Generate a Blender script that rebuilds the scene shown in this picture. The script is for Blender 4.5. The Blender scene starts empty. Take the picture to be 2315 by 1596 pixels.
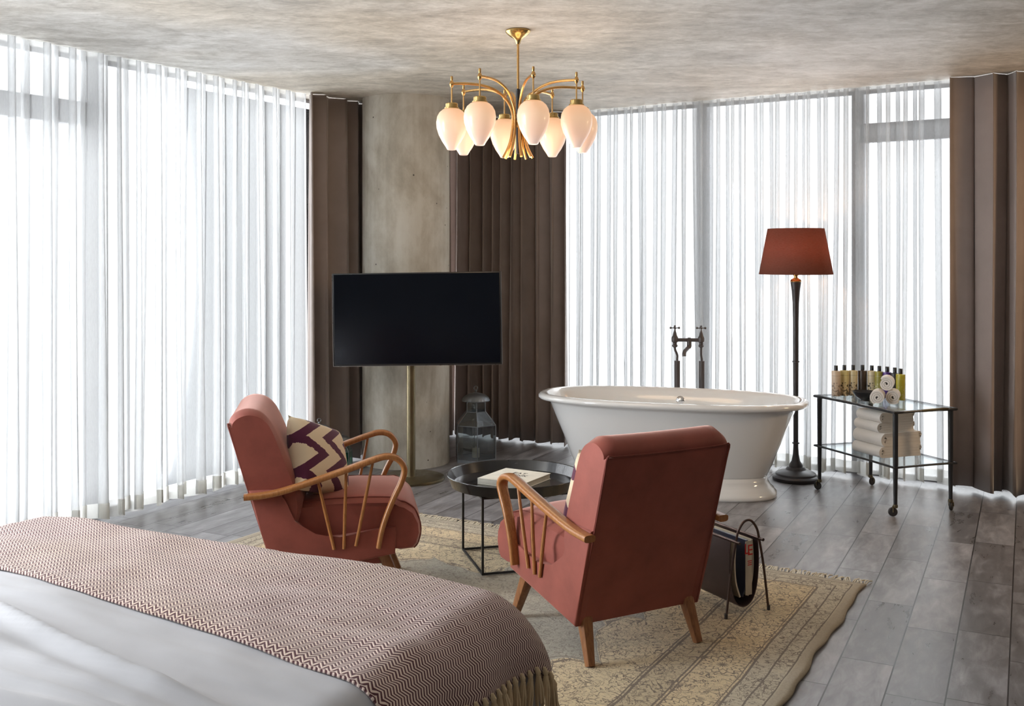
import bpy, bmesh, math, random
from mathutils import Vector, Matrix, noise
random.seed(7)
PI = math.pi
# ------------------------------------------------------------------ camera, world, exposure
F, CX, HY, HC, H = 2318.0, 1157.5, 580.0, 1.474, 2.6
sc = bpy.context.scene
cd = bpy.data.cameras.new('camera'); cam = bpy.data.objects.new('camera', cd)
sc.collection.objects.link(cam)
cam.location = (0, 0, HC); cam.rotation_euler = (PI/2, 0, 0)
cd.sensor_width = 36; cd.lens = 36*F/2315; cd.shift_y = -(798-HY)/2315
cd.clip_start = 0.05
sc.camera = cam
sc.view_settings.view_transform = 'Standard'; sc.view_settings.look = 'None'
sc.view_settings.exposure = 0.75; sc.view_settings.gamma = 1.0
sc.view_settings.use_curve_mapping = False
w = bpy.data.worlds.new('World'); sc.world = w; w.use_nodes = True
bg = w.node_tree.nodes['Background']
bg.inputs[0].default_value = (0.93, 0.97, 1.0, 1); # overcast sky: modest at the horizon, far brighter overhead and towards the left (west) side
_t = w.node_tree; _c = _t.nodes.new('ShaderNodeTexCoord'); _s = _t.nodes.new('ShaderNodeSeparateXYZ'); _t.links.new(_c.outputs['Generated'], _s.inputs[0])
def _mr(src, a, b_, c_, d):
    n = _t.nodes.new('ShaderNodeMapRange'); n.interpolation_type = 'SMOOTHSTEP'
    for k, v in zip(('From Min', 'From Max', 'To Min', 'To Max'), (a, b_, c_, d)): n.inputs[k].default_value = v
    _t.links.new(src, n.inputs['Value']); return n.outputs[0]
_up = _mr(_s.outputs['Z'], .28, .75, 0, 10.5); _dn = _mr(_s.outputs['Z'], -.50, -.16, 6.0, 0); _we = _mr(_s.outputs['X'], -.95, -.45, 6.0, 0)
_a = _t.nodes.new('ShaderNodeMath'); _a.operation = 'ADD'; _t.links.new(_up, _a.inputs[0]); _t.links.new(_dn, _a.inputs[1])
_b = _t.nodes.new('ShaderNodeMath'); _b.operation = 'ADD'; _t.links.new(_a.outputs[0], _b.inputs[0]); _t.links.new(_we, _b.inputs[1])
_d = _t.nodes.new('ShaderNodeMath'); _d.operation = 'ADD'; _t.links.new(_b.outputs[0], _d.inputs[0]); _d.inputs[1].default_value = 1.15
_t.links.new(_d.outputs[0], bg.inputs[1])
try:
    sc.cycles.use_denoising = True
    sc.cycles.max_bounces = 10; sc.cycles.transparent_max_bounces = 24
    sc.cycles.transmission_bounces = 8; sc.cycles.diffuse_bounces = 6
    sc.cycles.sample_clamp_indirect = 6.0
    sc.cycles.caustics_reflective = False; sc.cycles.caustics_refractive = False
except Exception: pass
def area(name, loc, target, sx, sy, power, color, portal=False):
    l = bpy.data.lights.new(name, 'AREA'); l.shape = 'RECTANGLE'; l.size = sx; l.size_y = sy
    l.energy = power; l.color = color
    if portal: l.cycles.is_portal = True
    o = bpy.data.objects.new(name, l); C.objects.link(o)
    o.location = loc; o.rotation_euler = (Vector(target)-Vector(loc)).to_track_quat('-Z', 'Y').to_euler()
    return o
C = sc.collection
# window planes: curtain lines (points on the ceiling edge of the curtains)
LA, LD = Vector((-1.108, 7.61)), Vector((.5161, .8565))          # left curtain line, towards corner
RA, RD = Vector((.619, 7.86)), Vector((.8487, -.5288))            # right curtain line, away from corner
LN, RN = Vector((-.8565, .5161)), Vector((.5288, .8487))          # outward normals
OFF = .22
def Lp(t, off=0): return LA + LD*t + LN*off                       # t metres from LA (negative = nearer the camera)
def Rp(t, off=0): return RA + RD*t + RN*off
# added fill: out-of-view area lamp brightening bed and chairs from the left
c = Lp(-5.4, .12); area('added_fill_left', (c.x, c.y, 1.4), (c.x-LN.x, c.y-LN.y, 1.32), 1.6, 2.2, 150, (.90, .95, 1.0))
# warm room lamps in the part of the suite to the right of the camera
area('warm_wall_lamp', (4.15, 4.6, 1.9), (2.6, 5.6, 0.9),   .4, .4, 12, (1.0, .70, .42))
for nm, cc, n, wd in (('sky_left', Lp(-2.2, .30), LN, 7.6), ('sky_right', Rp(1.2, .30), RN, 6.4)):
    area(nm, (cc.x, cc.y, 1.3), (cc.x-n.x, cc.y-n.y, 1.3), wd, 2.6, 1, (1, 1, 1), True)

# ------------------------------------------------------------------ materials
def mat(name, col=(.5,.5,.5), rough=.5, metal=0, **kw):
    m = bpy.data.materials.new(name); m.use_nodes = True
    b = m.node_tree.nodes['Principled BSDF']
    b.inputs['Base Color'].default_value = (*col, 1); b.inputs['Roughness'].default_value = rough
    b.inputs['Metallic'].default_value = metal
    for k, v in kw.items():
        k = k.replace('_', ' ')
        b.inputs[k].default_value = (*v, 1) if isinstance(v, tuple) else v
    return m
class N:
    """tiny node helper"""
    def __init__(s, m): s.m = m; s.t = m.node_tree; s.b = s.t.nodes.get('Principled BSDF')
    def new(s, typ, **kw):
        n = s.t.nodes.new(typ)
        for k, v in kw.items(): setattr(n, k, v)
        return n
    def link(s, a, b): s.t.links.new(a, b)
    def val(s, sock, v):
        if hasattr(v, 'is_linked') or hasattr(v, 'links'): s.link(v, sock)
        else: sock.default_value = v
    def math(s, op, a, b=None, c=None, clamp=False):
        n = s.new('ShaderNodeMath', operation=op); n.use_clamp = clamp
        s.val(n.inputs[0], a)
        if b is not None: s.val(n.inputs[1], b)
        if c is not None: s.val(n.inputs[2], c)
        return n.outputs[0]
    def coord(s, which='Object', scale=(1,1,1), rot=(0,0,0), loc=(0,0,0)):
        c = s.new('ShaderNodeTexCoord'); mp = s.new('ShaderNodeMapping')
        mp.inputs['Scale'].default_value = scale; mp.inputs['Rotation'].default_value = rot; mp.inputs['Location'].default_value = loc
        s.link(c.outputs[which], mp.inputs[0]); return mp.outputs[0]
    def noise(s, vec, scale, detail=4, rough=.55, dist=0):
        n = s.new('ShaderNodeTexNoise'); s.link(vec, n.inputs['Vector'])
        n.inputs['Scale'].default_value = scale; n.inputs['Detail'].default_value = detail
        n.inputs['Roughness'].default_value = rough; n.inputs['Distortion'].default_value = dist
        return n.outputs[0]
    def ramp(s, fac, stops):
        r = s.new('ShaderNodeValToRGB'); cr = r.color_ramp
        while len(cr.elements) > 1: cr.elements.remove(cr.elements[-1])
        for i, (p, c) in enumerate(stops):
            e = cr.elements[0] if i == 0 else cr.elements.new(p)
            e.position = p; e.color = (*c, 1) if len(c) == 3 else c
        s.link(fac, r.inputs[0]); return r.outputs[0]
    def mix(s, f, a, b):
        n = s.new('ShaderNodeMix', data_type='RGBA'); s.val(n.inputs[0], f)
        for sock, v in ((n.inputs[6], a), (n.inputs[7], b)):
            if isinstance(v, tuple): sock.default_value = (*v, 1)
            else: s.link(v, sock)
        return n.outputs[2]
    def bump(s, h, st=.3, dist=.01):
        n = s.new('ShaderNodeBump'); n.inputs['Strength'].default_value = st; n.inputs['Distance'].default_value = dist
        s.link(h, n.inputs['Height']); s.link(n.outputs[0], s.b.inputs['Normal'])
    def col(s, c): s.link(c, s.b.inputs['Base Color'])
    def sep(s, v):
        n = s.new('ShaderNodeSeparateXYZ'); s.link(v, n.inputs[0]); return n.outputs
G3 = lambda v: (v, v, v)
M = {}
def concrete_ceiling():
    m = mat('ceiling_plaster', rough=.62); n = N(m)
    v = n.coord('Object', (1.0, 1.6, 1), (0, 0, math.radians(4)))
    a = n.noise(v, 1.5, 6, .66, .8); b = n.noise(v, 6.5, 8, .74, .5); d = n.noise(n.coord('Object', (1, 1, 1)), .55, 2, .5)
    e = n.noise(n.coord('Object', (5, 10, 1)), 5, 4, .7)
    s = n.math('ADD', n.math('MULTIPLY', a, .40), n.math('MULTIPLY', b, .42)); s = n.math('ADD', s, n.math('MULTIPLY', e, .18))
    g = n.ramp(s, [(.38, (.36, .34, .31)), (.46, (.52, .50, .46)), (.53, (.66, .645, .61)), (.62, (.85, .84, .82))])
    warm = n.ramp(d, [(.42, (1, 1, 1)), (.6, (.97, .90, .80))])
    mm = n.new('ShaderNodeMix', data_type='RGBA', blend_type='MULTIPLY'); mm.inputs[0].default_value = 1
    n.link(g, mm.inputs[6]); n.link(warm, mm.inputs[7]); n.col(mm.outputs[2])
    n.bump(s, .25, .01); return m
def column_concrete():
    m = mat('column_concrete', rough=.7); n = N(m)
    v = n.coord('Object', (1, 1, .55)); a = n.noise(v, 2.4, 6, .6, .7); b = n.noise(v, 14, 6, .7)
    st = n.noise(n.coord('Object', (6, 6, .25)), 1.3, 3, .6)
    s = n.math('ADD', n.math('MULTIPLY', a, .5), n.math('MULTIPLY', b, .2)); s = n.math('ADD', s, n.math('MULTIPLY', st, .3))
    g = n.ramp(s, [(.36, (.34, .30, .235)), (.47, (.54, .50, .42)), (.55, (.68, .65, .575)), (.66, (.76, .74, .68))])
    sp = n.new('ShaderNodeTexVoronoi'); n.link(n.coord('Object'), sp.inputs['Vector']); sp.inputs['Scale'].default_value = 9
    pit = n.math('LESS_THAN', sp.outputs['Distance'], .055)
    n.col(n.mix(pit, g, (.12, .11, .09))); n.bump(s, .25, .006); return m
def floor_planks():
    m = mat('floor_planks', rough=.4); n = N(m)
    ang = math.atan2(.8934, .4492)
    tc = n.new('ShaderNodeTexCoord'); X, Y, Z = n.sep(tc.outputs['Object'])
    u = n.math('ADD', n.math('MULTIPLY', X, .4492), n.math('MULTIPLY', Y, .8934))
    v = n.math('SUBTRACT', n.math('MULTIPLY', X, .8934), n.math('MULTIPLY', Y, .4492))
    vv = n.math('DIVIDE', n.math('ADD', v, .0588 + 40*.1853), .1853)
    row = n.math('FLOOR', vv); fv = n.math('FRACT', vv)
    wn = n.new('ShaderNodeTexWhiteNoise', noise_dimensions='1D'); n.link(row, wn.inputs['W'])
    uu = n.math('ADD', n.math('DIVIDE', u, .70), n.math('MULTIPLY', wn.outputs['Value'], 7.3)); uu = n.math('ADD', uu, 30)
    idx = n.math('FLOOR', uu); fu = n.math('FRACT', uu)
    def near(f, wd):
        a = n.math('MINIMUM', f, n.math('SUBTRACT', 1, f)); return n.math('LESS_THAN', a, wd)
    gap = n.math('MAXIMUM', near(fv, .014), near(fu, .0032))
    cb = n.new('ShaderNodeCombineXYZ'); n.link(row, cb.inputs[0]); n.link(idx, cb.inputs[1])
    wn2 = n.new('ShaderNodeTexWhiteNoise', noise_dimensions='2D'); n.link(cb.outputs[0], wn2.inputs['Vector'])
    cv = n.new('ShaderNodeCombineXYZ'); n.link(n.math('MULTIPLY', u, .30), cv.inputs[0]); n.link(v, cv.inputs[1])
    n.link(n.math('MULTIPLY', wn2.outputs['Value'], 37), cv.inputs[2])
    g = n.noise(cv.outputs[0], 22, 7, .60, .5); g2 = n.noise(cv.outputs[0], 5.5, 5, .6, .8)
    s = n.math('ADD', n.math('MULTIPLY', g, .5), n.math('MULTIPLY', g2, .38)); s = n.math('ADD', s, n.math('MULTIPLY', wn2.outputs['Value'], .12))
    c = n.ramp(s, [(.34, (.105, .098, .098)), (.46, (.17, .162, .165)), (.58, (.29, .283, .295)), (.70, (.44, .435, .45))])
    n.col(n.mix(gap, c, (.018, .016, .016)))
    r = n.ramp(s, [(.35, G3(.26)), (.65, G3(.42))]); n.link(r, n.b.inputs['Roughness'])
    h = n.math('SUBTRACT', n.math('MULTIPLY', s, .3), gap); n.bump(h, .35, .003); return m
def sheer(name, tint=(.90, .93, .96), base=.55, thru=.60):
    m = bpy.data.materials.new(name); m.use_nodes = True; n = N(m); t = m.node_tree
    t.nodes.remove(n.b); out = [x for x in t.nodes if x.type == 'OUTPUT_MATERIAL'][0]
    tr = n.new('ShaderNodeBsdfTransparent'); tr.inputs[0].default_value = (1, 1, 1, 1)
    tl = n.new('ShaderNodeBsdfTranslucent'); tl.inputs[0].default_value = (*[x*thru for x in tint], 1)
    df = n.new('ShaderNodeBsdfDiffuse'); df.inputs[0].default_value = (*[x*.80 for x in tint], 1)
    mx = n.new('ShaderNodeMixShader'); mx.inputs[0].default_value = .30
    n.link(tl.outputs[0], mx.inputs[1]); n.link(df.outputs[0], mx.inputs[2])
    lw = n.new('ShaderNodeLayerWeight'); lw.inputs[0].default_value = .5
    # a thin weave covers more of what is behind it the more obliquely it is crossed: 1-(1-a)^(1/cos)
    cosv = n.math('MAXIMUM', n.math('SUBTRACT', 1, lw.outputs['Facing']), .08)
    wv = n.noise(n.coord('Object', (1, 1, .12)), 260, 2, .6)
    a = n.math('ADD', base-.06, n.math('MULTIPLY', wv, .12))
    op = n.math('SUBTRACT', 1, n.math('POWER', n.math('SUBTRACT', 1, a), n.math('DIVIDE', 1, cosv)))
    m2 = n.new('ShaderNodeMixShader'); n.link(op, m2.inputs[0]); n.link(tr.outputs[0], m2.inputs[1]); n.link(mx.outputs[0], m2.inputs[2])
    n.link(m2.outputs[0], out.inputs[0]); return m
def velvet(name, col):
    m = mat(name, col, .62, 0, Sheen_Weight=.85, Sheen_Roughness=.34, Sheen_Tint=(1, .66, .58), Specular_IOR_Level=.3); n = N(m)
    v = n.coord('Object'); a = n.noise(v, 7, 4, .6)
    c = n.ramp(a, [(.3, tuple(x*.82 for x in col)), (.7, tuple(min(1, x*1.16) for x in col))]); n.col(c)
    n.bump(n.noise(v, 420, 2, .6), .12, .002); return m
def cloth(name, col, rough=.9, sc_=300, st=.2, var=.12, sheen=.2):
    m = mat(name, col, rough, 0, Sheen_Weight=sheen, Specular_IOR_Level=.25); n = N(m); v = n.coord('Object')
    a = n.noise(v, 5, 4, .6)
    n.col(n.ramp(a, [(.3, tuple(x*(1-var) for x in col)), (.7, tuple(min(1, x*(1+var)) for x in col))]))
    n.bump(n.noise(v, sc_, 2, .6), st, .002); return m
def wood(name, c1, c2, rough=.35, axis=(8, 8, 1.2)):
    m = mat(name, c1, rough); n = N(m); v = n.coord('Object', axis)
    a = n.noise(v, 9, 5, .65, 1.0); n.col(n.ramp(a, [(.32, c1), (.66, c2)])); n.bump(a, .1, .002); return m
def metal(name, col, rough=.25, var=.15):
    m = mat(name, col, rough, 1.0); n = N(m); a = n.noise(n.coord('Object'), 18, 4, .6)
    n.col(n.ramp(a, [(.3, tuple(x*(1-var) for x in col)), (.7, col)])); n.link(n.ramp(a, [(.3, G3(rough*.8)), (.7, G3(min(1, rough*1.3)))]), n.b.inputs['Roughness']); return m
def painted(name, col, rough=.4, **kw):
    m = mat(name, col, rough, 0, **kw); n = N(m); a = n.noise(n.coord('Object'), 12, 3, .6)
    n.col(n.ramp(a, [(.3, tuple(x*.9 for x in col)), (.7, tuple(min(1, x*1.08) for x in col))])); return m
def glassy(name, tint=(1, 1, 1), refl=1.0, see=1.0):
    m = bpy.data.materials.new(name); m.use_nodes = True; n = N(m); t = m.node_tree
    t.nodes.remove(n.b); out = [x for x in t.nodes if x.type == 'OUTPUT_MATERIAL'][0]
    tr = n.new('ShaderNodeBsdfTransparent'); tr.inputs[0].default_value = (*[x*see for x in tint], 1)
    gl = n.new('ShaderNodeBsdfGlossy'); gl.inputs['Roughness'].default_value = .03; gl.inputs[0].default_value = (.95, .97, 1, 1)
    fr = n.new('ShaderNodeFresnel'); fr.inputs[0].default_value = 1.5
    mx = n.new('ShaderNodeMixShader'); n.link(n.math('MULTIPLY', fr.outputs[0], refl, clamp=True), mx.inputs[0])
    n.link(tr.outputs[0], mx.inputs[1]); n.link(gl.outputs[0], mx.inputs[2]); n.link(mx.outputs[0], out.inputs[0]); return m
def throw_mat():
    m = mat('throw_weave', rough=.92, Sheen_Weight=.25, Specular_IOR_Level=.15); n = N(m)
    uv = n.new('ShaderNodeUVMap'); U, V, _ = n.sep(uv.outputs[0])
    tri = n.math('PINGPONG', n.math('DIVIDE', U, .027), .5)                       # 0..0.5
    s = n.math('ADD', n.math('DIVIDE', V, .0102), n.math('MULTIPLY', tri, 2.1))
    f = n.math('PINGPONG', s, .5)
    wob = n.noise(n.coord('Object'), 900, 1, .5)
    f2 = n.math('ADD', f, n.math('MULTIPLY', n.math('SUBTRACT', wob, .5), .10))
    c = n.ramp(f2, [(.20, (.66, .53, .44)), (.27, (.075, .020, .024))])
    pale = n.ramp(n.noise(n.coord('Object'), 2.2, 2, .5), [(.35, (.70, .55, .50)), (.65, (.66, .52, .42))])
    r = n.new('ShaderNodeValToRGB'); r.color_ramp.elements[0].position = .21; r.color_ramp.elements[1].position = .27
    n.link(f2, r.inputs[0]); n.col(n.mix(r.outputs[0], pale, (.085, .024, .030)))
    knit = n.math('ADD', n.math('MULTIPLY', f, -1.2), n.math('MULTIPLY', wob, .4)); n.bump(knit, .6, .004); return m
def rug_mat(WR, LR):
    """rug local x: 0 at far-left corner .. WR at far-right, local y: 0 far edge .. -LR near"""
    m = mat('rug_weave', rough=.95, Sheen_Weight=.2, Specular_IOR_Level=.1); n = N(m)
    tc = n.new('ShaderNodeTexCoord'); X, Y, Z = n.sep(tc.outputs['Object'])
    e = n.math('MINIMUM', n.math('MINIMUM', X, n.math('SUBTRACT', WR, X)), n.math('MULTIPLY', n.math('MULTIPLY', Y, -1), 1.15))
    wav = n.noise(n.coord('Object'), 3, 3, .6); e2 = n.math('ADD', e, n.math('MULTIPLY', n.math('SUBTRACT', wav, .5), .02))
    tan_, cream, gg = (.68, .53, .31), (.70, .61, .43), (.30, .295, .245)
    base = n.ramp(e2, [(0, (.36, .30, .21)), (.042, (.42, .35, .25)), (.048, (.52, .45, .32)), (.175, (.56, .48, .34)), (.185, tan_), (.36, tan_), (.365, (.54, .43, .26)), (.49, (.58, .47, .29))])
    # scalloped edge of the field
    sc1 = n.math('PINGPONG', n.math('DIVIDE', n.math('ADD', X, n.math('MULTIPLY', Y, 1.0)), .46), .5)
    sc1 = n.math('ADD', n.math('MULTIPLY', n.math('POWER', sc1, .5), .26), n.math('MULTIPLY', n.noise(n.coord('Object'), 2.2, 2, .5, .5), .30))
    infield = n.math('GREATER_THAN', e, n.math('ADD', .50, sc1))
    inner = n.math('GREATER_THAN', e, .49)
    fade = n.noise(n.coord('Object'), 1.7, 4, .6)
    field = n.ramp(fade, [(.35, (.31, .295, .24)), (.6, (.50, .46, .36))])
    c = n.mix(inner, base, (.70, .57, .35)); c = n.mix(infield, c, field)
    # vines and flowers: contours of distorted noise + rosettes
    def contour(scale, lvl, wd, dist=1.5, off=0):
        z = n.noise(n.coord('Object', loc=(off, off*2, 0)), scale, 1.5, .5, dist)
        return n.math('LESS_THAN', n.math('ABSOLUTE', n.math('SUBTRACT', z, lvl)), wd)
    vine = n.math('MAXIMUM', contour(6.5, .5, .009, 2.2), contour(13, .46, .015, 2.0, 5))
    vine = n.math('MAXIMUM', vine, contour(22, .58, .026, 2.4, 9))
    cellv = n.new('ShaderNodeCombineXYZ'); n.link(n.math('DIVIDE', n.math('ADD', X, .0), .36), cellv.inputs[0]); n.link(n.math('DIVIDE', Y, .36), cellv.inputs[1])
    # rosettes down the main border
    dx = n.math('SUBTRACT', e, .272); dy = n.math('SUBTRACT', n.math('MULTIPLY', n.math('FRACT', n.math('DIVIDE', n.math('ADD', Y, 9.0), .40)), .40), .20)
    rr = n.math('SQRT', n.math('ADD', n.math('MULTIPLY', dx, dx), n.math('MULTIPLY', dy, dy)))
    th = n.math('ARCTAN2', dy, dx); pet = n.math('MULTIPLY', n.math('SINE', n.math('MULTIPLY', th, 14)), .008)
    r1 = n.math('ADD', rr, pet)
    ring = n.math('LESS_THAN', n.math('ABSOLUTE', n.math('SUBTRACT', r1, .072)), .004)
    ring2 = n.math('LESS_THAN', n.math('ABSOLUTE', n.math('SUBTRACT', n.math('SUBTRACT', rr, pet), .045)), .0035)
    core = n.math('LESS_THAN', r1, .016)
    ros = n.math('MAXIMUM', n.math('MAXIMUM', ring, ring2), core); inros = n.math('LESS_THAN', rr, .075)
    vine = n.math('MULTIPLY', vine, n.math('SUBTRACT', 1, inros)); vine = n.math('MAXIMUM', vine, ros)
    lines = None
    for p, wd in ((.050, .003), (.110, .0035), (.178, .0045), (.192, .002), (.352, .0035), (.366, .0035), (.478, .005), (.492, .003)):
        l = n.math('LESS_THAN', n.math('ABSOLUTE', n.math('SUBTRACT', e2, p)), wd); lines = l if lines is None else n.math('MAXIMUM', lines, l)
    # strong double scallop outline
    dl = n.math('ABSOLUTE', n.math('SUBTRACT', e, n.math('ADD', .50, sc1)))
    scl = n.math('LESS_THAN', n.math('ABSOLUTE', n.math('SUBTRACT', dl, .012)), .004)
    wear = n.ramp(n.noise(n.coord('Object'), 9, 5, .7), [(.30, G3(.45)), (.52, G3(1.0))])
    ink = n.math('MAXIMUM', n.math('MULTIPLY', n.math('MAXIMUM', vine, scl), wear), lines)
    ink = n.math('MULTIPLY', ink, n.math('GREATER_THAN', e, .046))
    ink = n.math('MULTIPLY', ink, n.math('SUBTRACT', 1, n.math('MULTIPLY', infield, .35)))
    col = n.mix(n.math('MULTIPLY', ink, .85), c, (.10, .065, .05))
    sp = n.noise(n.coord('Object'), 130, 3, .7); col2 = n.mix(n.ramp(sp, [(.35, G3(.30)), (.62, G3(0))]), col, (.20, .17, .13))
    n.col(col2); n.bump(n.math('ADD', sp, n.math('MULTIPLY', ink, -.2)), .5, .004); return m
def ikat_mat():
    m = mat('ikat_cloth', rough=.9, Sheen_Weight=.2, Specular_IOR_Level=.15); n = N(m)
    uv = n.new('ShaderNodeUVMap'); U, V, _ = n.sep(uv.outputs[0])
    sh = n.math('MULTIPLY', n.math('SUBTRACT', n.noise(n.coord('Object', (1, 1, 1)), 60, 3, .7), .5), .10)
    tri = n.math('PINGPONG', n.math('ADD', n.math('MULTIPLY', V, 2.2), sh), .5)
    s = n.math('ADD', n.math('ADD', n.math('MULTIPLY', U, 2.3), sh), n.math('MULTIPLY', tri, 1.55))
    f = n.math('FRACT', s)
    r = n.new('ShaderNodeValToRGB'); r.color_ramp.interpolation = 'CONSTANT'
    r.color_ramp.elements[0].position = 0; r.color_ramp.elements[0].color = (0, 0, 0, 1)
    r.color_ramp.elements[1].position = .56; r.color_ramp.elements[1].color = (1, 1, 1, 1)
    n.link(f, r.inputs[0]); n.col(n.mix(r.outputs[0], (.66, .54, .38), (.085, .018, .045)))
    n.bump(n.noise(n.coord('Object'), 300, 2, .6), .2, .002); return m
def label_mat(name, top, bot, ink, amount=.5, split=.62):
    m = mat(name, top, .35); n = N(m); tc = n.new('ShaderNodeTexCoord'); X, Y, Z = n.sep(tc.outputs['Object'])
    z = n.noise(n.coord('Object', (1, 1, .8)), 55, 3, .6, 1.5)
    low = n.math('LESS_THAN', Z, .085)
    ramp = n.math('SUBTRACT', .56, n.math('MULTIPLY', n.math('SUBTRACT', .085, Z), .9))
    k = n.math('MULTIPLY', n.math('MULTIPLY', n.math('GREATER_THAN', z, ramp), low), amount)
    base = n.ramp(n.math('DIVIDE', Z, .16), [(.2, bot), (.8, top)])
    band = n.math('LESS_THAN', n.math('ABSOLUTE', n.math('SUBTRACT', Z, .128)), .0012)
    n.col(n.mix(n.math('MAXIMUM', k, n.math('MULTIPLY', band, .5)), base, ink)); return m
M['ceil'] = concrete_ceiling(); M['column'] = column_concrete(); M['floor'] = floor_planks()
M['wall'] = painted('wall_plaster', (.17, .155, .14), .8)
M['sheer'] = sheer('sheer_voile', tint=(.96, .97, .98), base=.36); M['sheer_l'] = sheer('sheer_voile_dense', tint=(.96, .97, .98), base=.44)
M['hem'] = sheer('sheer_hem', (.97, .96, .91), .62, 1.0)
M['drape'] = cloth('drape_fabric', (.32, .26, .235), .65, 260, .15, .08, .5)
M['frame_al'] = painted('window_aluminium', (.30, .30, .31), .45)
M['glass'] = glassy('window_glass'); M['cart_glass'] = glassy('shelf_glass', (.95, .98, .97), .7); M['lantern_glass'] = glassy('lantern_glass', (.62, .66, .66), 3.2)
M['velvet'] = velvet('pink_velvet', (.25, .064, .046)); M['piping'] = velvet('velvet_piping', (.17, .035, .024))
M['bent'] = wood('bent_wood', (.25, .095, .028), (.40, .17, .055), .28, (14, 14, 2)); M['legwood'] = wood('leg_wood', (.17, .065, .024), (.30, .13, .05), .35)
M['brass'] = metal('brass', (.70, .42, .16), .22); M['antique'] = metal('antique_brass', (.22, .18, .11), .34); M['ringbrass'] = metal('polished_brass', (.60, .42, .17), .22)
M['black'] = painted('black_enamel', (.014, .014, .016), .35, Coat_Weight=.3); M['blacksteel'] = painted('black_steel', (.015, .015, .016), .4)
M['trayblack'] = painted('black_tray', (.018, .018, .020), .22, Coat_Weight=.4)
M['bronze'] = painted('dark_bronze', (.035, .028, .027), .35, Coat_Weight=.2)
M['tap'] = painted('aged_tap_metal', (.075, .062, .060), .35)
M['chrome'] = metal('chrome', (.85, .85, .87), .08, .05)
M['enamel'] = painted('tub_enamel', (.80, .80, .79), .12, Coat_Weight=.6, Coat_Roughness=.05)
for _e in [x for x in M['enamel'].node_tree.nodes if x.type == 'VALTORGB'][0].color_ramp.elements: _e.color = (.80, .80, .79, 1)
M['screen'] = mat('screen_glass', (.003, .005, .010), .16, 0, Specular_IOR_Level=.2)
nn = N(M['screen']); nn.link(nn.ramp(nn.noise(nn.coord('Object'), 3, 3), [(.3, G3(.12)), (.7, G3(.22))]), nn.b.inputs['Roughness'])
M['bezel'] = painted('tv_bezel', (.02, .02, .022), .3); M['tvedge'] = metal('tv_edge', (.35, .33, .32), .3)
def shade_glass():
    m = mat('opal_glass', (.62, .46, .36), .30, 0, Emission_Color=(1.0, .62, .40), Emission_Strength=.36, Coat_Weight=.2); n = N(m)
    tc = n.new('ShaderNodeTexCoord'); X, Y, Z = n.sep(tc.outputs['Object'])
    k = n.ramp(n.math('DIVIDE', n.math('MULTIPLY', Z, -1), .21), [(.0, (1, .50, .24)), (.35, (1.0, .64, .40)), (.75, (.95, .60, .44)), (1, (.80, .62, .56))])
    n.link(k, n.b.inputs['Emission Color']); return m
M['opal'] = shade_glass()
def shade_cloth():
    m = bpy.data.materials.new('rust_linen'); m.use_nodes = True; n = N(m); t = m.node_tree; t.nodes.remove(n.b)
    out = [x for x in t.nodes if x.type == 'OUTPUT_MATERIAL'][0]
    v = n.coord('Object', (1, 1, 6)); a = n.noise(v, 60, 4, .7)
    c = n.ramp(a, [(.3, (.24, .090, .064)), (.7, (.33, .135, .098))])
    df = n.new('ShaderNodeBsdfDiffuse'); tl = n.new('ShaderNodeBsdfTranslucent'); n.link(c, df.inputs[0])
    n.link(n.mix(.5, c, (.42, .15, .09)), tl.inputs[0])
    mx = n.new('ShaderNodeMixShader'); mx.inputs[0].default_value = .35; n.link(df.outputs[0], mx.inputs[1]); n.link(tl.outputs[0], mx.inputs[2]); n.link(mx.outputs[0], out.inputs[0]); return m
M['shade'] = shade_cloth()
M['sheet'] = cloth('bed_linen', (.41, .41, .435), .75, 500, .05, .03, .1); M['bedbase'] = cloth('bed_base_fabric', (.10, .055, .035), .8)
M['throw'] = throw_mat(); M['tassel'] = cloth('tassel_yarn', (.62, .48, .30), .95, 400, .4, .15)
M['fringe'] = cloth('rug_fringe', (.66, .61, .50), .95, 200, .4, .15); M['ikat'] = ikat_mat()
M['towel'] = cloth('towel_terry', (.80, .76, .71), .97, 420, .7, .05, .4)
M['leather'] = painted('dark_leather', (.055, .032, .030), .45); M['wire'] = metal('dark_wire', (.12, .085, .075), .35)
M['bookc'] = painted('book_cover', (.78, .76, .68), .6); M['page'] = painted('book_pages', (.70, .66, .56), .85); M['ink'] = mat('ink', (.03, .03, .03), .6)
M['redink'] = mat('red_ink', (.60, .03, .025), .5); M['maga'] = painted('magazine_paper', (.62, .55, .44), .4); M['magb'] = painted('magazine_photo', (.02, .025, .05), .35)
M['zinc'] = metal('aged_zinc', (.34, .36, .38), .45, .3); M['dark'] = painted('dark_void', (.02, .018, .018), .6); M['green'] = glassy('green_glass', (.15, .55, .40), 2.0)
M['rubber'] = painted('wheel_rubber', (.03, .026, .024), .5); M['bowl'] = painted('black_ceramic', (.016, .016, .018), .28)
M['waxc'] = painted('candle_wax', (.75, .70, .58), .5)

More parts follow.
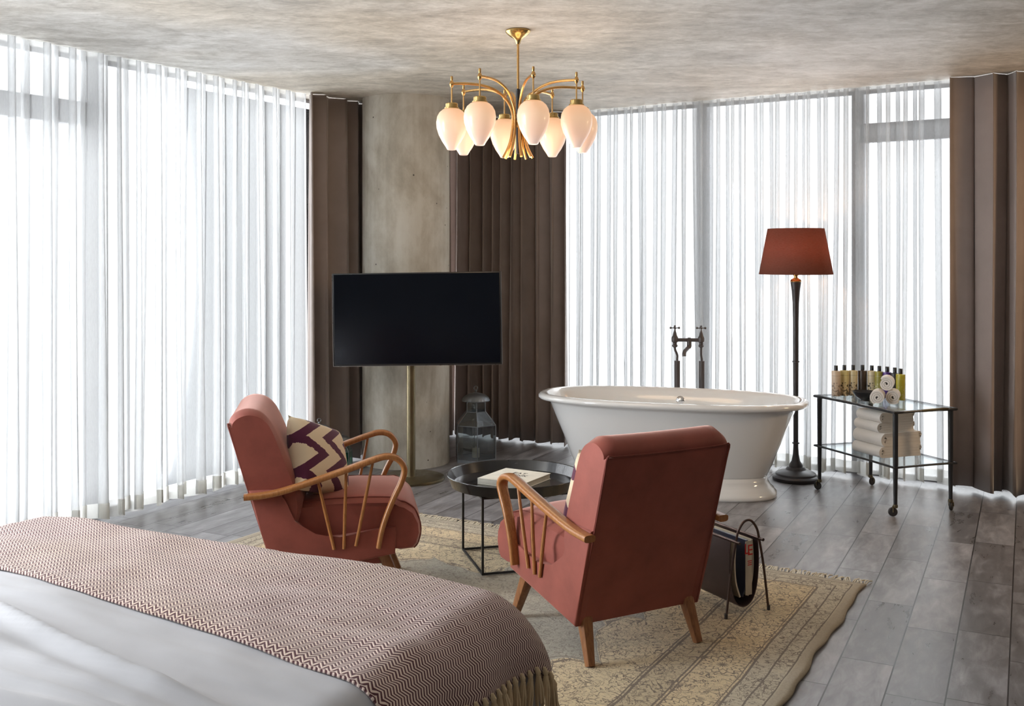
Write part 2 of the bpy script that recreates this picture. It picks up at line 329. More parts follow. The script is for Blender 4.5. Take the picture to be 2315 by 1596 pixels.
# ------------------------------------------------------------------ mesh helpers
class MB:
    def __init__(s): s.bm = bmesh.new()
    def box(s, c, d, rz=0, bev=0, seg=2):
        r = bmesh.ops.create_cube(s.bm, size=1); vs = r['verts']
        bmesh.ops.scale(s.bm, vec=d, verts=vs)
        if bev:
            es = list({e for v in vs for e in v.link_edges})
            rr = bmesh.ops.bevel(s.bm, geom=es, offset=bev, segments=seg, profile=.5, affect='EDGES'); vs = list({v for f in rr['faces'] for v in f.verts} | {v for v in vs if v.is_valid})
        bmesh.ops.rotate(s.bm, cent=(0, 0, 0), matrix=Matrix.Rotation(rz, 3, 'Z'), verts=vs)
        bmesh.ops.translate(s.bm, vec=c, verts=vs); return s
    def loft(s, rings, closed=True, cap=True):
        vr = [[s.bm.verts.new(p) for p in r] for r in rings]; k = len(vr[0])
        for a, b in zip(vr, vr[1:]):
            for i in range(k if closed else k-1):
                j = (i+1) % k; s.bm.faces.new((a[i], a[j], b[j], b[i]))
        if cap and closed:
            s.bm.faces.new(list(reversed(vr[0]))); s.bm.faces.new(vr[-1])
        return s
    def lathe(s, prof, n=32, loc=(0, 0, 0), cap=True):
        return s.loft([[(loc[0]+r*math.cos(2*PI*i/n), loc[1]+r*math.sin(2*PI*i/n), loc[2]+z) for i in range(n)] for r, z in prof], True, cap)
    def tube(s, pts, r, n=10, flat=None, up=(0, 0, 1), cap=True):
        """r: radius or list; flat=(w,h): elliptical/rounded section, w along 'side'"""
        P = [Vector(p) for p in pts]; R = r if isinstance(r, (list, tuple)) else [r]*len(P); rings = []
        side0 = None
        for i, p in enumerate(P):
            t = (P[min(i+1, len(P)-1)] - P[max(i-1, 0)]).normalized()
            if side0 is None:
                u = Vector(up)
                if abs(t.dot(u)) > .95: u = Vector((1, 0, 0)) if abs(t.x) < .9 else Vector((0, 1, 0))
                side0 = t.cross(u).normalized()
            side0 = (side0 - t*side0.dot(t)).normalized(); nn_ = side0.cross(t).normalized()
            ring = []
            for k in range(n):
                a = 2*PI*k/n + PI/n
                if flat:
                    ca, sa = math.cos(a), math.sin(a); e = .6
                    x = math.copysign(abs(ca)**e, ca)*flat[0]*R[i]; y = math.copysign(abs(sa)**e, sa)*flat[1]*R[i]
                else: x, y = math.cos(a)*R[i], math.sin(a)*R[i]
                ring.append(p + side0*x + nn_*y)
            rings.append(ring)
        return s.loft(rings, True, cap)
    def prism(s, poly, x0, x1, bev=0, seg=3):
        """poly of (y,z) extruded along x"""
        a = [s.bm.verts.new((x0, y, z)) for y, z in poly]; b = [s.bm.verts.new((x1, y, z)) for y, z in poly]
        n = len(poly); fs = [s.bm.faces.new(a), s.bm.faces.new(list(reversed(b)))]
        for i in range(n): j = (i+1) % n; fs.append(s.bm.faces.new((a[j], a[i], b[i], b[j])))
        if bev:
            es = [e for f in fs[:2] for e in f.edges]
            bmesh.ops.bevel(s.bm, geom=es, offset=bev, segments=seg, profile=.5, affect='EDGES')
        return s
    def ribbon(s, path, th, y0, y1, bulge=0):
        """thick stroke in the xz plane extruded along y"""
        P = [Vector((x, z)) for x, z in path]; L, R = [], []
        for i, p in enumerate(P):
            t = (P[min(i+1, len(P)-1)] - P[max(i-1, 0)]).normalized(); nn_ = Vector((-t.y, t.x))
            L.append(p+nn_*th/2); R.append(p-nn_*th/2)
        ring = L + list(reversed(R)); steps = 5; rings = []
        for k in range(steps):
            f = k/(steps-1); y = y0+(y1-y0)*f
            rings.append([(q.x, y, q.y) for q in ring])
        vr = [[s.bm.verts.new(p) for p in r] for r in rings]; k_ = len(ring)
        for a, b in zip(vr, vr[1:]):
            for i in range(k_): j = (i+1) % k_; s.bm.faces.new((a[i], a[j], b[j], b[i]))
        m_ = len(P)
        for v in (vr[0], vr[-1]):
            for i in range(m_-1): s.bm.faces.new((v[i], v[i+1], v[2*m_-2-i], v[2*m_-1-i]))
        return s
    def grid(s, nu, nv, fn, uv=None):
        V = [[s.bm.verts.new(fn(i/nu, j/nv)) for j in range(nv+1)] for i in range(nu+1)]
        lay = s.bm.loops.layers.uv.verify() if uv else None
        for i in range(nu):
            for j in range(nv):
                f = s.bm.faces.new((V[i][j], V[i+1][j], V[i+1][j+1], V[i][j+1]))
                if uv:
                    for l, (a, b) in zip(f.loops, ((i, j), (i+1, j), (i+1, j+1), (i, j+1))): l[lay].uv = uv(a/nu, b/nv)
        return s
    def build(s, name, m, parent=None, smooth=True, sub=0, solid=0, angle=35, loc=None, rz=None):
        bmesh.ops.recalc_face_normals(s.bm, faces=s.bm.faces)
        me = bpy.data.meshes.new(name); s.bm.to_mesh(me); s.bm.free()
        me.materials.append(m)
        for p in me.polygons: p.use_smooth = smooth
        o = bpy.data.objects.new(name, me); C.objects.link(o)
        if smooth and angle and not sub:
            me.set_sharp_from_angle(angle=math.radians(angle))
        if solid:
            md = o.modifiers.new('Solidify', 'SOLIDIFY'); md.thickness = solid; md.offset = 0
        if sub:
            md = o.modifiers.new('Subdivision', 'SUBSURF'); md.levels = sub; md.render_levels = sub
        if parent: o.parent = parent
        if loc: o.location = loc
        if rz is not None: o.rotation_euler = (0, 0, rz)
        return o
def thing(name, label, cat, loc=(0, 0, 0), rz=0, group=None):
    o = bpy.data.objects.new(name, None); C.objects.link(o); o.empty_display_size = .1
    o.location = loc; o.rotation_euler = (0, 0, rz); return tag(o, label, cat, group)
def tag(o, label, cat, group=None, kind=None):
    o['label'] = label; o['category'] = cat
    if group: o['group'] = group
    if kind: o['kind'] = kind
    return o
def struct(o, label=None, cat=None):
    o['kind'] = 'structure'
    if label: o['label'] = label
    if cat: o['category'] = cat
    return o
def copy_tree(o, parent=None):
    c_ = o.copy(); C.objects.link(c_); c_.parent = parent
    for ch in list(o.children): copy_tree(ch, c_)
    return c_
def smooth_path(pts, k=6):
    """Catmull-Rom"""
    P = [Vector(p) for p in pts]; out = []
    for i in range(len(P)-1):
        p0, p1, p2, p3 = P[max(i-1, 0)], P[i], P[i+1], P[min(i+2, len(P)-1)]
        for j in range(k):
            t = j/k
            out.append(.5*((2*p1)+(p2-p0)*t+(2*p0-5*p1+4*p2-p3)*t*t+(3*p1-p0-3*p2+p3)*t*t*t))
    out.append(P[-1]); return out
def text_mesh(s, name, size, m, parent, loc, rot=(0, 0, 0), extrude=.0004, align='CENTER'):
    cu = bpy.data.curves.new(name, 'FONT'); cu.body = s; cu.size = size; cu.extrude = extrude; cu.align_x = align; cu.align_y = 'CENTER'
    t = bpy.data.objects.new(name, cu); C.objects.link(t)
    dg = bpy.context.evaluated_depsgraph_get(); me = bpy.data.meshes.new_from_object(t.evaluated_get(dg))
    bpy.data.objects.remove(t); o = bpy.data.objects.new(name, me); C.objects.link(o); me.materials.clear(); me.materials.append(m)
    o.parent = parent; o.location = loc; o.rotation_euler = rot; return o

# ------------------------------------------------------------------ room shell
def poly_slab(pts, z0, z1):
    b = MB(); b.loft([[(x, y, z0) for x, y in pts], [(x, y, z1) for x, y in pts]]); return b
cornerw = None
def isect(a, d, b, e):
    det = d.x*(-e.y)+e.x*d.y; r = b-a; t = (r.x*(-e.y)+e.x*r.y)/det; return a+d*t
WC = isect(LA+LN*OFF, LD, RA+RN*OFF, RD)                       # corner of the glass walls
XR, YB = 4.35, -1.6
lB = isect(LA+LN*OFF, LD, Vector((0, YB)), Vector((1, 0))); rB = isect(RA+RN*OFF, RD, Vector((XR, 0)), Vector((0, 1)))
def grow(p, k): c0 = Vector((-1, 3)); d = (p-c0); return p+d.normalized()*k
outer = [grow(Vector(p), .14) for p in ((lB.x, lB.y), (XR, YB), (rB.x, rB.y), (WC.x, WC.y))]
struct(poly_slab(outer, -.12, 0).build('floor', M['floor'], smooth=False), 'dark grey weathered wooden plank floor', 'floor')
struct(poly_slab(outer, H, H+.15).build('ceiling', M['ceil'], smooth=False), 'mottled grey polished plaster ceiling', 'ceiling')
b = MB(); b.box(((lB.x+XR)/2, YB-.06, H/2), (XR-lB.x+.1, .12, H)); struct(b.build('wall_back', M['wall'], smooth=False), 'plaster wall behind the bed', 'wall')
b = MB(); b.box((XR+.06, (YB+rB.y)/2, H/2), (.12, rB.y-YB, H)); struct(b.build('wall_right', M['wall'], smooth=False), 'plaster wall at the right end of the room', 'wall')
# windows: frame (parent) > pane.  p0,p1 2-D points on the glass plane
def t_px(A, D, Nn, off, px):
    k = (px-CX)/F; a = A+Nn*off; return (k*a.y-a.x)/(D.x-k*D.y)
tL1 = t_px(LA, LD, LN, OFF, 197); tR1 = t_px(RA, RD, RN, OFF, 1592); tR2 = t_px(RA, RD, RN, OFF, 1943)
def window(i, p0, p1, transom=None, label=None):
    d = (p1-p0); L = d.length; a = math.atan2(d.y, d.x); c0 = (p0+p1)/2
    b = MB(); fw = .04
    for x in (-L/2+fw/2, L/2-fw/2): b.box((x, 0, H/2), (fw, .10, H-.002))
    for z in (.0125, H-.0125): b.box((0, 0, z), (L, .08, .023))
    if transom: b.box((0, 0, transom), (L, .10, .13))
    o = b.build('window_%d' % i, M['frame_al'], loc=(c0.x, c0.y, 0), rz=a, smooth=False); struct(o, label or 'floor-to-ceiling window in a grey metal frame', 'window')
    if transom:
        g = MB(); g.box((0, 0, transom/2), (L-.1, .012, transom-.1)).build('glass_pane', M['glass'], o, smooth=False)
        g = MB(); g.box((0, 0, (H+transom)/2), (L-.1, .012, H-transom-.14)).build('glass_pane', M['glass'], o, smooth=False)
    else:
        g = MB(); g.box((0, 0, H/2), (L-.1, .012, H-.12)).build('glass_pane', M['glass'], o, smooth=False)
tl_c = (WC-(LA+LN*OFF)).dot(LD); tr_c = (WC-(RA+RN*OFF)).dot(RD); tr_e = (rB-(RA+RN*OFF)).dot(RD); tl_e = (lB-(LA+LN*OFF)).dot(LD)
LG = lambda t: Lp(t, OFF); RG = lambda t: Rp(t, OFF)
_p, _q = LG(tl_e+.02), LG(-6.1); _m = (_p+_q)/2
b = MB(); b.box((0, 0, H/2), ((_q-_p).length, .12, H)); struct(b.build('light_block_wall_left', M['wall'], smooth=False, loc=(_m.x, _m.y, 0), rz=math.atan2(LD.y, LD.x)), 'unseen wall left of the bed, added to block sky light', 'wall')  # out of view, added to keep sky light off the bed and chair backs
window(1, LG(-6.1), LG(-4.35), None, 'unseen bare window on the left wall, added to let in more light')  # uncurtained stretch out of view, added to brighten the interior
window(2, LG(-4.35), LG(tL1), 2.28, 'left window with a high transom bar behind sheer curtains')
window(3, LG(tL1), LG(tl_c-.04), None, 'left window nearest the corner behind white sheers')
window(4, RG(tr_c+.04), RG(tR1), None, 'right wall window nearest the corner')
window(5, RG(tR1), RG(tR2), None, 'right wall window behind the floor lamp')
window(6, RG(tR2), RG(tr_e-.02), 2.31, 'right wall window with a high transom bar beside the taupe curtain')
# balcony railing outside
r = thing('balcony_railing', 'thin metal balcony railing outside the right window', 'railing', (0, 0, 0))
q0, q1 = Rp(2.55, 1.25), Rp(4.3, 1.25)
b = MB(); b.tube([(q0.x, q0.y, 1.0), (q1.x, q1.y, 1.0)], .015); b.build('top_rail', M['frame_al'], r)
for k in range(5):
    q = q0.lerp(q1, k/4); b = MB(); b.tube([(q.x, q.y, -.12), (q.x, q.y, 1.0)], .014); b.build('railing_post', M['frame_al'], r)
# balcony slab to stand it on
b = MB(); e0, e1, e2, e3 = Rp(2.4, .56), Rp(4.6, .56), Rp(4.6, 1.5), Rp(2.4, 1.5)
b.loft([[(p.x, p.y, -.24) for p in (e0, e1, e2, e3)], [(p.x, p.y, -.12) for p in (e0, e1, e2, e3)]]); struct(b.build('balcony_slab', M['wall'], smooth=False), 'pale balcony slab outside the glass', 'balcony')

# ------------------------------------------------------------------ concrete column
b = MB(); b.lathe([(.312, 0), (.312, H)], 96, cap=True)
struct(b.build('column', M['column'], loc=(-.763, 7.385, 0)), 'round raw concrete column in front of the corner', 'column')

# ------------------------------------------------------------------ curtains
def curtain(name, fn, t0, t1, per, amp, m, label, cat, z0, hem=None, seed=1, side=0, hemm=None, solid=0, lean=0, group=None):
    rnd = random.Random(seed); L = t1-t0; n = max(2, round(L/per)); ph = []; ams = []
    edges = [0]
    for k in range(n): edges.append(edges[-1]+rnd.uniform(.65, 1.35))
    edges = [e/edges[-1] for e in edges]; ams = [rnd.uniform(.65, 1.15) for _ in range(n)]
    res = 14; us = []; 
    for k in range(n):
        for j in range(res): us.append((k, j/res))
    us.append((n-1, 1.0))
    a2 = [rnd.uniform(-.35, .35) for _ in range(n)]
    def pt(kj, f):                                            # f: 0 top .. 1 bottom
        k, j = kj; s = edges[k]+(edges[k+1]-edges[k])*j
        wd = (edges[k+1]-edges[k])*L; A = amp*ams[k]*(.55+.55*f) if not solid else amp*ams[k]*(.75+.35*f)
        y = A*(.5-.5*math.cos(2*PI*j)) - A*.5
        y += A*.18*math.sin(4*PI*j+a2[k]*3)*(.4+.6*f)
        x = s*L - (.10 if solid else .25)*wd*math.sin(4*PI*j) + a2[k]*wd*.5*math.sin(PI*j)**2*f
        x += .012*math.sin(3*f+k*1.7)*f*(1 if 0 < k < n-1 else .4)
        p = fn(t0+x+lean*f*(s-.5), y)
        return p
    zt = H-.004
    def build(za, zb, nz, off=0, nm='cloth', mm=m, par=None):
        b = MB()
        def g(a, c_):
            i = round(a*(len(us)-1)); z = za+(zb-za)*c_; f = (zt-z)/zt; p = pt(us[i], f)
            dz = 0
            if abs(z-z0) < 1e-6: dz = .010*math.sin(us[i][0]*2.1+us[i][1]*PI*2)
            return (p.x, p.y, z+dz)
        b.grid(len(us)-1, nz, g); return b.build(nm, mm, par, solid=solid, angle=0)
    root = build(zt, z0, 10, nm=name); tag(root, label, cat, group)
    if hem:
        b = MB()
        def g(a, c_):
            i = round(a*(len(us)-1)); z = z0+hem*(1-c_); p = pt(us[i], (zt-z)/zt); q = p + (pt(us[i], (zt-z)/zt)-p)
            dz = .010*math.sin(us[i][0]*2.1+us[i][1]*PI*2) if c_ == 1 else 0
            n_ = LN if fn is Lp else RN
            return (p.x-n_.x*.004, p.y-n_.y*.004, z+dz)
        b.grid(len(us)-1, 2, g); b.build('hem', hemm, root, angle=0)
    return root
tcl = isect(LA, LD, RA, RD); tlc = (tcl-LA).dot(LD); trc = (tcl-RA).dot(RD)
T684 = -.65     # left sheer / taupe drape boundary
curtain('sheer_curtain', Lp, -4.6, -2.16, .15, .075, M['sheer_l'], 'greyish white sheer curtain at far left behind the bed, transom bar showing through', 'curtain', .03, .085, 3, hemm=M['hem'])
curtain('sheer_curtain', Lp, -2.15, T684-.0, .14, .080, M['sheer_l'], 'bright white pleated sheer curtain behind the left armchair', 'curtain', .03, .085, 5, hemm=M['hem'])
curtain('blackout_curtain', lambda t, y: Lp(t, y-.05), T684, tlc-.14, .17, .13, M['drape'], 'taupe blackout curtain left of the concrete column', 'curtain', .02, seed=8, solid=.004)
curtain('blackout_curtain', lambda t, y: Rp(t, y-.04), trc+.03, -.19, .115, .12, M['drape'], 'taupe blackout curtain in tight folds right of the concrete column', 'curtain', .02, seed=12, solid=.004)
curtain('sheer_curtain', Rp, -.185, 1.205, .125, .070, M['sheer'], 'white sheer curtain behind the bathtub next to the taupe folds', 'curtain', .03, .085, 21, hemm=M['hem'])
curtain('sheer_curtain', Rp, 1.22, 2.04, .125, .070, M['sheer'], 'white sheer curtain directly behind the floor lamp', 'curtain', .03, .085, 33, hemm=M['hem'])
curtain('sheer_curtain', Rp, 2.05, 2.56, .115, .070, M['sheer'], 'white sheer curtain behind the serving cart, transom bar showing through', 'curtain', .03, .085, 41, hemm=M['hem'])
curtain('blackout_curtain', lambda t, y: Rp(t, y-.06), 2.565, 4.0, .20, .15, M['drape'], 'long taupe blackout curtain at the far right behind the serving cart', 'curtain', .03, seed=52, solid=.005)

# ------------------------------------------------------------------ rug
RC = Vector((-1.013, 6.05)); rr_ = Vector((.8705, -.4922)); RA_ = math.atan2(rr_.y, rr_.x); WR, LR = 2.98, 4.1
rug = thing('area_rug', 'faded cream and grey-green floral rug under the armchairs', 'rug', (RC.x, RC.y, 0), RA_)
b = MB()
def rf(a, c_):
    x = WR*a; y = -LR*c_
    e = WR-x
    wob = .006*math.sin(y*9)+.004*math.sin(y*23+1) if a > .97 else 0
    z = 0.0085 + (.006*max(0, math.sin(y*14+math.sin(y*5)*2))*max(0, 1-e/.12) if e < .12 else 0)
    if c_ == 1 or a == 0 or c_ == 0: z = .006
    return (x+wob*(1 if a == 1 else .6), y, z)
b.grid(150, 240, rf); pile = b.build('pile', rug_mat(WR, LR), rug, solid=.008, angle=0)
b = MB(); rnd = random.Random(4)
for k in range(360):
    x = WR*k/359; a = rnd.uniform(-.35, .35); l = rnd.uniform(.055, .085)
    p = [(x, .0, .009), (x+a*l*.5+rnd.uniform(-.004, .004), l*.5, .010+rnd.uniform(0, .006)), (x+a*l, l, .005)]
    b.tube(p, .0032, 5)
b.build('fringe', M['fringe'], rug)['kind'] = 'stuff'

# ------------------------------------------------------------------ bed
bC = Vector((.075, 2.70)); br = Vector((.8934, -.4492)); bd_ = Vector((.4492, .8934)); BA = math.atan2(br.y, br.x)
BW, BL, ZT, RB = 1.92, 2.08, .575, .13
def wrap(s, R):
    if s <= -R: return s, 0
    th = (s+R)/R
    if th < PI/2: return -R+R*math.sin(th), R*(1-math.cos(th))
    return 0, R+(s+R-PI*R/2)
bed = thing('bed', 'large bed with smooth white linen, foreground left', 'bed', (bC.x, bC.y, 0), BA)
# local: x = p (0 at right side, negative left), y = q (0 at foot, negative to head)
def duv(p, q):
    z = 0
    for (c0, k, w_, h_) in ((-.83, -.10, .022, .036), (-.915, -.06, .03, .020), (-1.01, .02, .02, .018), (-1.10, .12, .035, .024), (-.71, -.05, .10, .008), (-1.32, .05, .05, .024)):
        d = q-(c0 + k*(p+.9) + .035*math.sin(p*3.1)); z += h_*(.55*math.exp(-abs(d)/w_)+.45*math.exp(-(d/w_)**2))*min(1, max(0, (-p-.12)/.3))
    z += .009*noise.noise(Vector((p*2.4, q*9, 1)))+.004*noise.noise(Vector((p*6+q*2, q*26, 2)))+.010*noise.noise(Vector((p*1.3, q*2.2, 5)))
    return z
def duvet_pt(p, q, off=0):
    # right side, left side, foot
    pc = p
    hx, dx = wrap(p, RB) if p > -BW/2 else (lambda r: (-BW-r[0], r[1]))(wrap(-BW-p, RB))
    hy, dy = wrap(q, RB*.8)
    z = ZT - dx - dy + (duv(p, q) if dx+dy < .02 else duv(p, q)*.4)
    crown = .030*(1-((hx+BW/2)/(BW/2))**2)
    return Vector((hx+ (off if dx > 0 else 0)*min(1, dx/RB), hy+(off if dy > 0 else 0)*min(1, dy/RB), max(.16, z+crown+off-.03*0)))
b = MB()
ps, pe, qs, qe = -BW-.30, .30, -BL, .30
b.grid(150, 260, lambda a, c_: duvet_pt(ps+(pe-ps)*a, qs+(qe-qs)*c_)); b.build('duvet', M['sheet'], bed, angle=0, solid=.006)
b = MB(); b.box((-BW/2, -BL/2-.03, .34), (BW-.10, BL-.12, .30), bev=.04, seg=3).build('mattress', M['sheet'], bed)
b = MB(); b.box((-BW/2, -BL/2-.03, .135), (BW-.04, BL-.06, .17), bev=.015).build('bed_base', M['bedbase'], bed)
for x in (-.12, -BW+.12):
    for y in (-.14, -BL+.10): MB().lathe([(.025, .014), (.032, .055)], 12, (x, y, 0)).build('leg', M['legwood'], bed)
# throw
thr = thing('throw_blanket', 'purple and cream zigzag woven throw with tassels across the foot of the bed', 'blanket', (bC.x, bC.y, 0), BA)
SK = math.radians(5.6); TL, TW = 2.32, .86
def throw_pq(a, c_):
    """a: 0 left end .. TL right end; c_: 0 near edge .. TW far edge"""
    x0, y0 = -TL+.115, -.585                                      # near edge start (left end)
    ca, sa = math.cos(-SK), math.sin(-SK)
    p = x0 + a*ca - c_*sa*1.0; q = y0+.035 + (a)*sa + c_*ca
    q0 = -.56 - (p+1.414)*.0995
    p = a - TL + .054 + c_*.10
    return p, -.555 - (a-TL+.115+1.414)*.0995 + c_*.97
def throw_pt(a, c_, off=.016):
    p, q = throw_pq(a, c_); v = duvet_pt(p, q, off); 
    rip = .004*noise.noise(Vector((p*6, q*9, 3)))+ (.014*(1+math.sin(c_*19+1))*max(0, min(1, (p+.02)/.2)) if p > -.02 else 0)
    v.z += rip if p < 0 else 0; v.x += rip if p >= 0 else 0
    v.z = max(v.z, .02)
    if c_ < .012: v.z -= .006
    return v
b = MB(); b.grid(230, 96, lambda a, c_: throw_pt(a*TL, c_*TW), uv=lambda a, c_: (a*TL, c_*TW)); b.build('woven_cloth', M['throw'], thr, solid=.007, angle=0)
rnd = random.Random(9); nT = 24
for k in range(nT):
    c0 = TW*(k+.5)/nT; a = throw_pt(TL-.004, c0); out_ = .010
    a = a + Vector((.006, 0, 0)); l = rnd.uniform(.070, .090); sx = rnd.uniform(-.012, .012); sy = rnd.uniform(-.012, .012)
    b = MB(); b.tube([a+Vector((0, 0, .012)), a+Vector((.004, 0, 0)), a+Vector((.005, 0, -.008))], [.004, .0075, .0055], 8)
    top = a+Vector((.005, 0, -.008))
    for s_ in range(7):
        an = 2*PI*s_/7; e = Vector((math.cos(an)*.009+sx, math.sin(an)*.011+sy, -l*rnd.uniform(.85, 1.05)))
        m_ = top+e*.5+Vector((math.cos(an)*.004, math.sin(an)*.004, 0))
        b.tube([top+Vector((math.cos(an)*.003, math.sin(an)*.003, 0)), m_, top+e], [.0035, .0042, .0026], 5)
    b.build('tassel', M['tassel'], thr)

# ------------------------------------------------------------------ armchairs
def armchair(origin, rz, label, zk, W=.545):
    t = thing('armchair', label, 'armchair', origin, rz); hw = W/2; V = M['velvet']
    # backrest: sections across the width (slight crown), profile in y,z
    prof = [(-.002, .150), (-.060, .345), (-.125, .555), (-.176, .728), (-.192, .782), (-.190, .806), (-.168, .830), (-.128, .845), (-.082, .838), (-.045, .812), (-.018, .770),
            (.018, .680), (.062, .575), (.092, .490), (.098, .430), (.085, .375), (.060, .300), (.050, .180)]
    sm = smooth_path([(0, y, z) for y, z in prof[4:]], 3); prof = prof[:4]+[(q.y, q.z) for q in sm]; NR = 4
    rings = []
    nx = 17
    for i in range(nx):
        u = -1+2*i/(nx-1); x = u*hw; e = abs(u)
        k = 1-(max(0, e-.86)/.14)**2*.10                          # rounding at the sides
        ring = []
        for j, (y, z) in enumerate(prof):
            cy, cz = -.05, .5
            rear = j <= NR
            if rear: yy, zz = y - (.010*(1-u*u) if 0 < j < 4 else 0), z
            else:
                yy = cy+(y-cy)*k + (.018*(1-u*u)*min(1, max(0, (.80-z)/.08))*min(1, max(0, (z-.28)/.08)) if y > -.03 else 0); zz = z if z < .7 else .7+(z-.7)*(1-.16*(1-k)/.10) 
                if z > .78: zz += .004*(u*u) - .003
            ring.append((x, yy, zz))
        rings.append(ring)
    b = MB(); b.loft(rings); b.build('backrest', V, t, angle=50)
    # piping around the rear panel
    pk = [(-.001, .152), (-.0595, .345), (-.1245, .555), (-.1755, .728), (-.1925, .784)]
    path = [(-hw+.004, y-.002, z) for y, z in pk] + [(x, -.194, .784+.004*(x/hw)**2-.002) for x in [(-hw+.03)+(W-.06)*i/8 for i in range(9)]] + [(hw-.004, y-.002, z) for y, z in reversed(pk)]
    MB().tube(smooth_path(path, 3), .0038, 6).build('piping', M['piping'], t)
    # side panels
    sp = [(-.002, .146), (.486, .228), (.490, .345), (.40, .334), (.32, .318), (.258, .310), (.20, .308), (.155, .318), (.112, .345), (.076, .382), (.045, .425), (.025, .470), (.016, .515), (-.112, .515), (-.060, .340)]
    for s in (-1, 1):
        b = MB(); b.prism(sp, s*(hw-.035), s*(hw+.010), bev=.010, seg=3); b.build('side_panel', V, t, angle=50)
    # seat cushion, crowned
    sprof = [(.045, .270), (.050, .400), (.085, .440), (.20, .452), (.34, .455), (.46, .450), (.492, .446), (.508, .441), (.530, .434), (.568, .405), (.590, .355), (.594, .310), (.582, .262), (.565, .242), (.508, .237), (.490, .236), (.30, .240), (.12, .235)]
    rings = []; cw = hw-.030
    for i in range(19):
        u = -1+2*i/18; x = u*cw; e = abs(u); k = 1-(max(0, e-.82)/.18)**2.2*.14; ring = []
        for y, z in sprof:
            zz = .34+(z-.34)*k + (.022*(1-u*u) if z > .39 else 0)
            yy = .3+(y-.3)*(1-(1-k)*.25) + (.010*(1-u*u) if y > .5 else 0)
            kk = min(1, max(0, (y-.485)/.02)); ring.append((u*(cw+(hw+.012-cw)*kk), yy, zz))
        rings.append(ring)
    MB().loft(rings).build('seat_cushion', V, t, angle=50)
    for s in (0, 1):
        rg = rings[1] if s else rings[-2]
        MB().tube(smooth_path([rg[j] for j in range(2, 14)], 3), .003, 6).build('piping', M['piping'], t)
    # under-rail
    b = MB(); b.box((0, .24, .205), (W-.08, .40, .06), bev=.01); b.build('base_rail', V, t)
    # bentwood arms
    ap = [(-.128, .494), (-.042, .500), (.04, .517), (.163, .553), (.291, .594), (.394, .629), (.446, .641), (.488, .633), (.516, .605), (.522, .574), (.507, .525), (.476, .462), (.446, .388), (.428, .330), (.415, .262)]
    zf = lambda z: .497+(z-.497)*zk if z > .497 else z
    for s in (-1, 1):
        pts = [(s*(hw+.024), y, zf(z)) for y, z in ap]; pp = smooth_path(pts, 5)
        rad = [1.0 if i < len(pp)*.62 else 1.0-.22*(i/len(pp)-.62)/.38 for i in range(len(pp))]
        MB().tube(pp, rad, 16, flat=(.0235, .013), up=(0, 0, 1)).build('armrest', M['bent'], t, angle=50)
        for (y0, z0, y1, z1) in ((.168, .545, .233, .262), (.282, .583, .273, .262), (.392, .620, .322, .272)):
            MB().tube([(s*(hw+.024), y0, zf(z0)), (s*(hw+.021), (y0+y1)/2, (zf(z0)+z1)/2), (s*(hw+.016), y1, z1)], [.0058, .0075, .0070], 10).build('spindle', M['bent'], t)
        for q in range(2):   # leg front/rear
            if q == 0: top, bot = (s*(hw-.055), .43, .235), (s*(hw-.035), .53, .013)
            else: top, bot = (s*(hw-.045), .020, .19), (s*(hw-.030), -.045, .013)
            MB().tube([top, bot], [1.35, .8], 12, flat=(.020, .020), up=(0, 1, 0)).build('leg', M['legwood'], t)
    # nail heads along the arm's rear fixing
    return t
A_ = armchair((-1.016, 4.488, 0), math.radians(-80), 'pink velvet armchair with bentwood arms in side view, left of the round table', 1.0)
B_ = armchair((.470, 3.810, 0), math.radians(28.5), 'pink velvet armchair with bentwood arms seen from behind, nearest the camera', .72)
# cushions
def pillow(loc, rot, label):
    b = MB(); S, T = .335, .080
    def f(side):
        def g(a, c_):
            u, v = a*2-1, c_*2-1; k = (1-abs(u)**2.6)*(1-abs(v)**2.6); th = T*max(0, k)**.45
            sq = 1-.07*(1-abs(v)**2)*abs(u)**3; sq2 = 1-.07*(1-abs(u)**2)*abs(v)**3
            return (u*S/2*sq, side*th, v*S/2*sq2)
        return g
    b.grid(22, 22, f(1), uv=lambda a, c_: (a, c_)); b.grid(22, 22, f(-1), uv=lambda a, c_: (a, c_))
    bmesh.ops.remove_doubles(b.bm, verts=b.bm.verts, dist=.0005)
    o = b.build('throw_pillow', M['ikat'], angle=0); o.location = loc; o.rotation_euler = rot; tag(o, label, 'cushion'); return o
pillow((-.840, 4.44, .597), (math.radians(-26), math.radians(20), math.radians(58)), 'cream and plum zigzag-patterned cushion on the left armchair')
pillow((.365, 3.985, .565), (math.radians(14), math.radians(6), math.radians(28.5)), 'plum and cream patterned cushion on the near armchair, mostly hidden by its back')

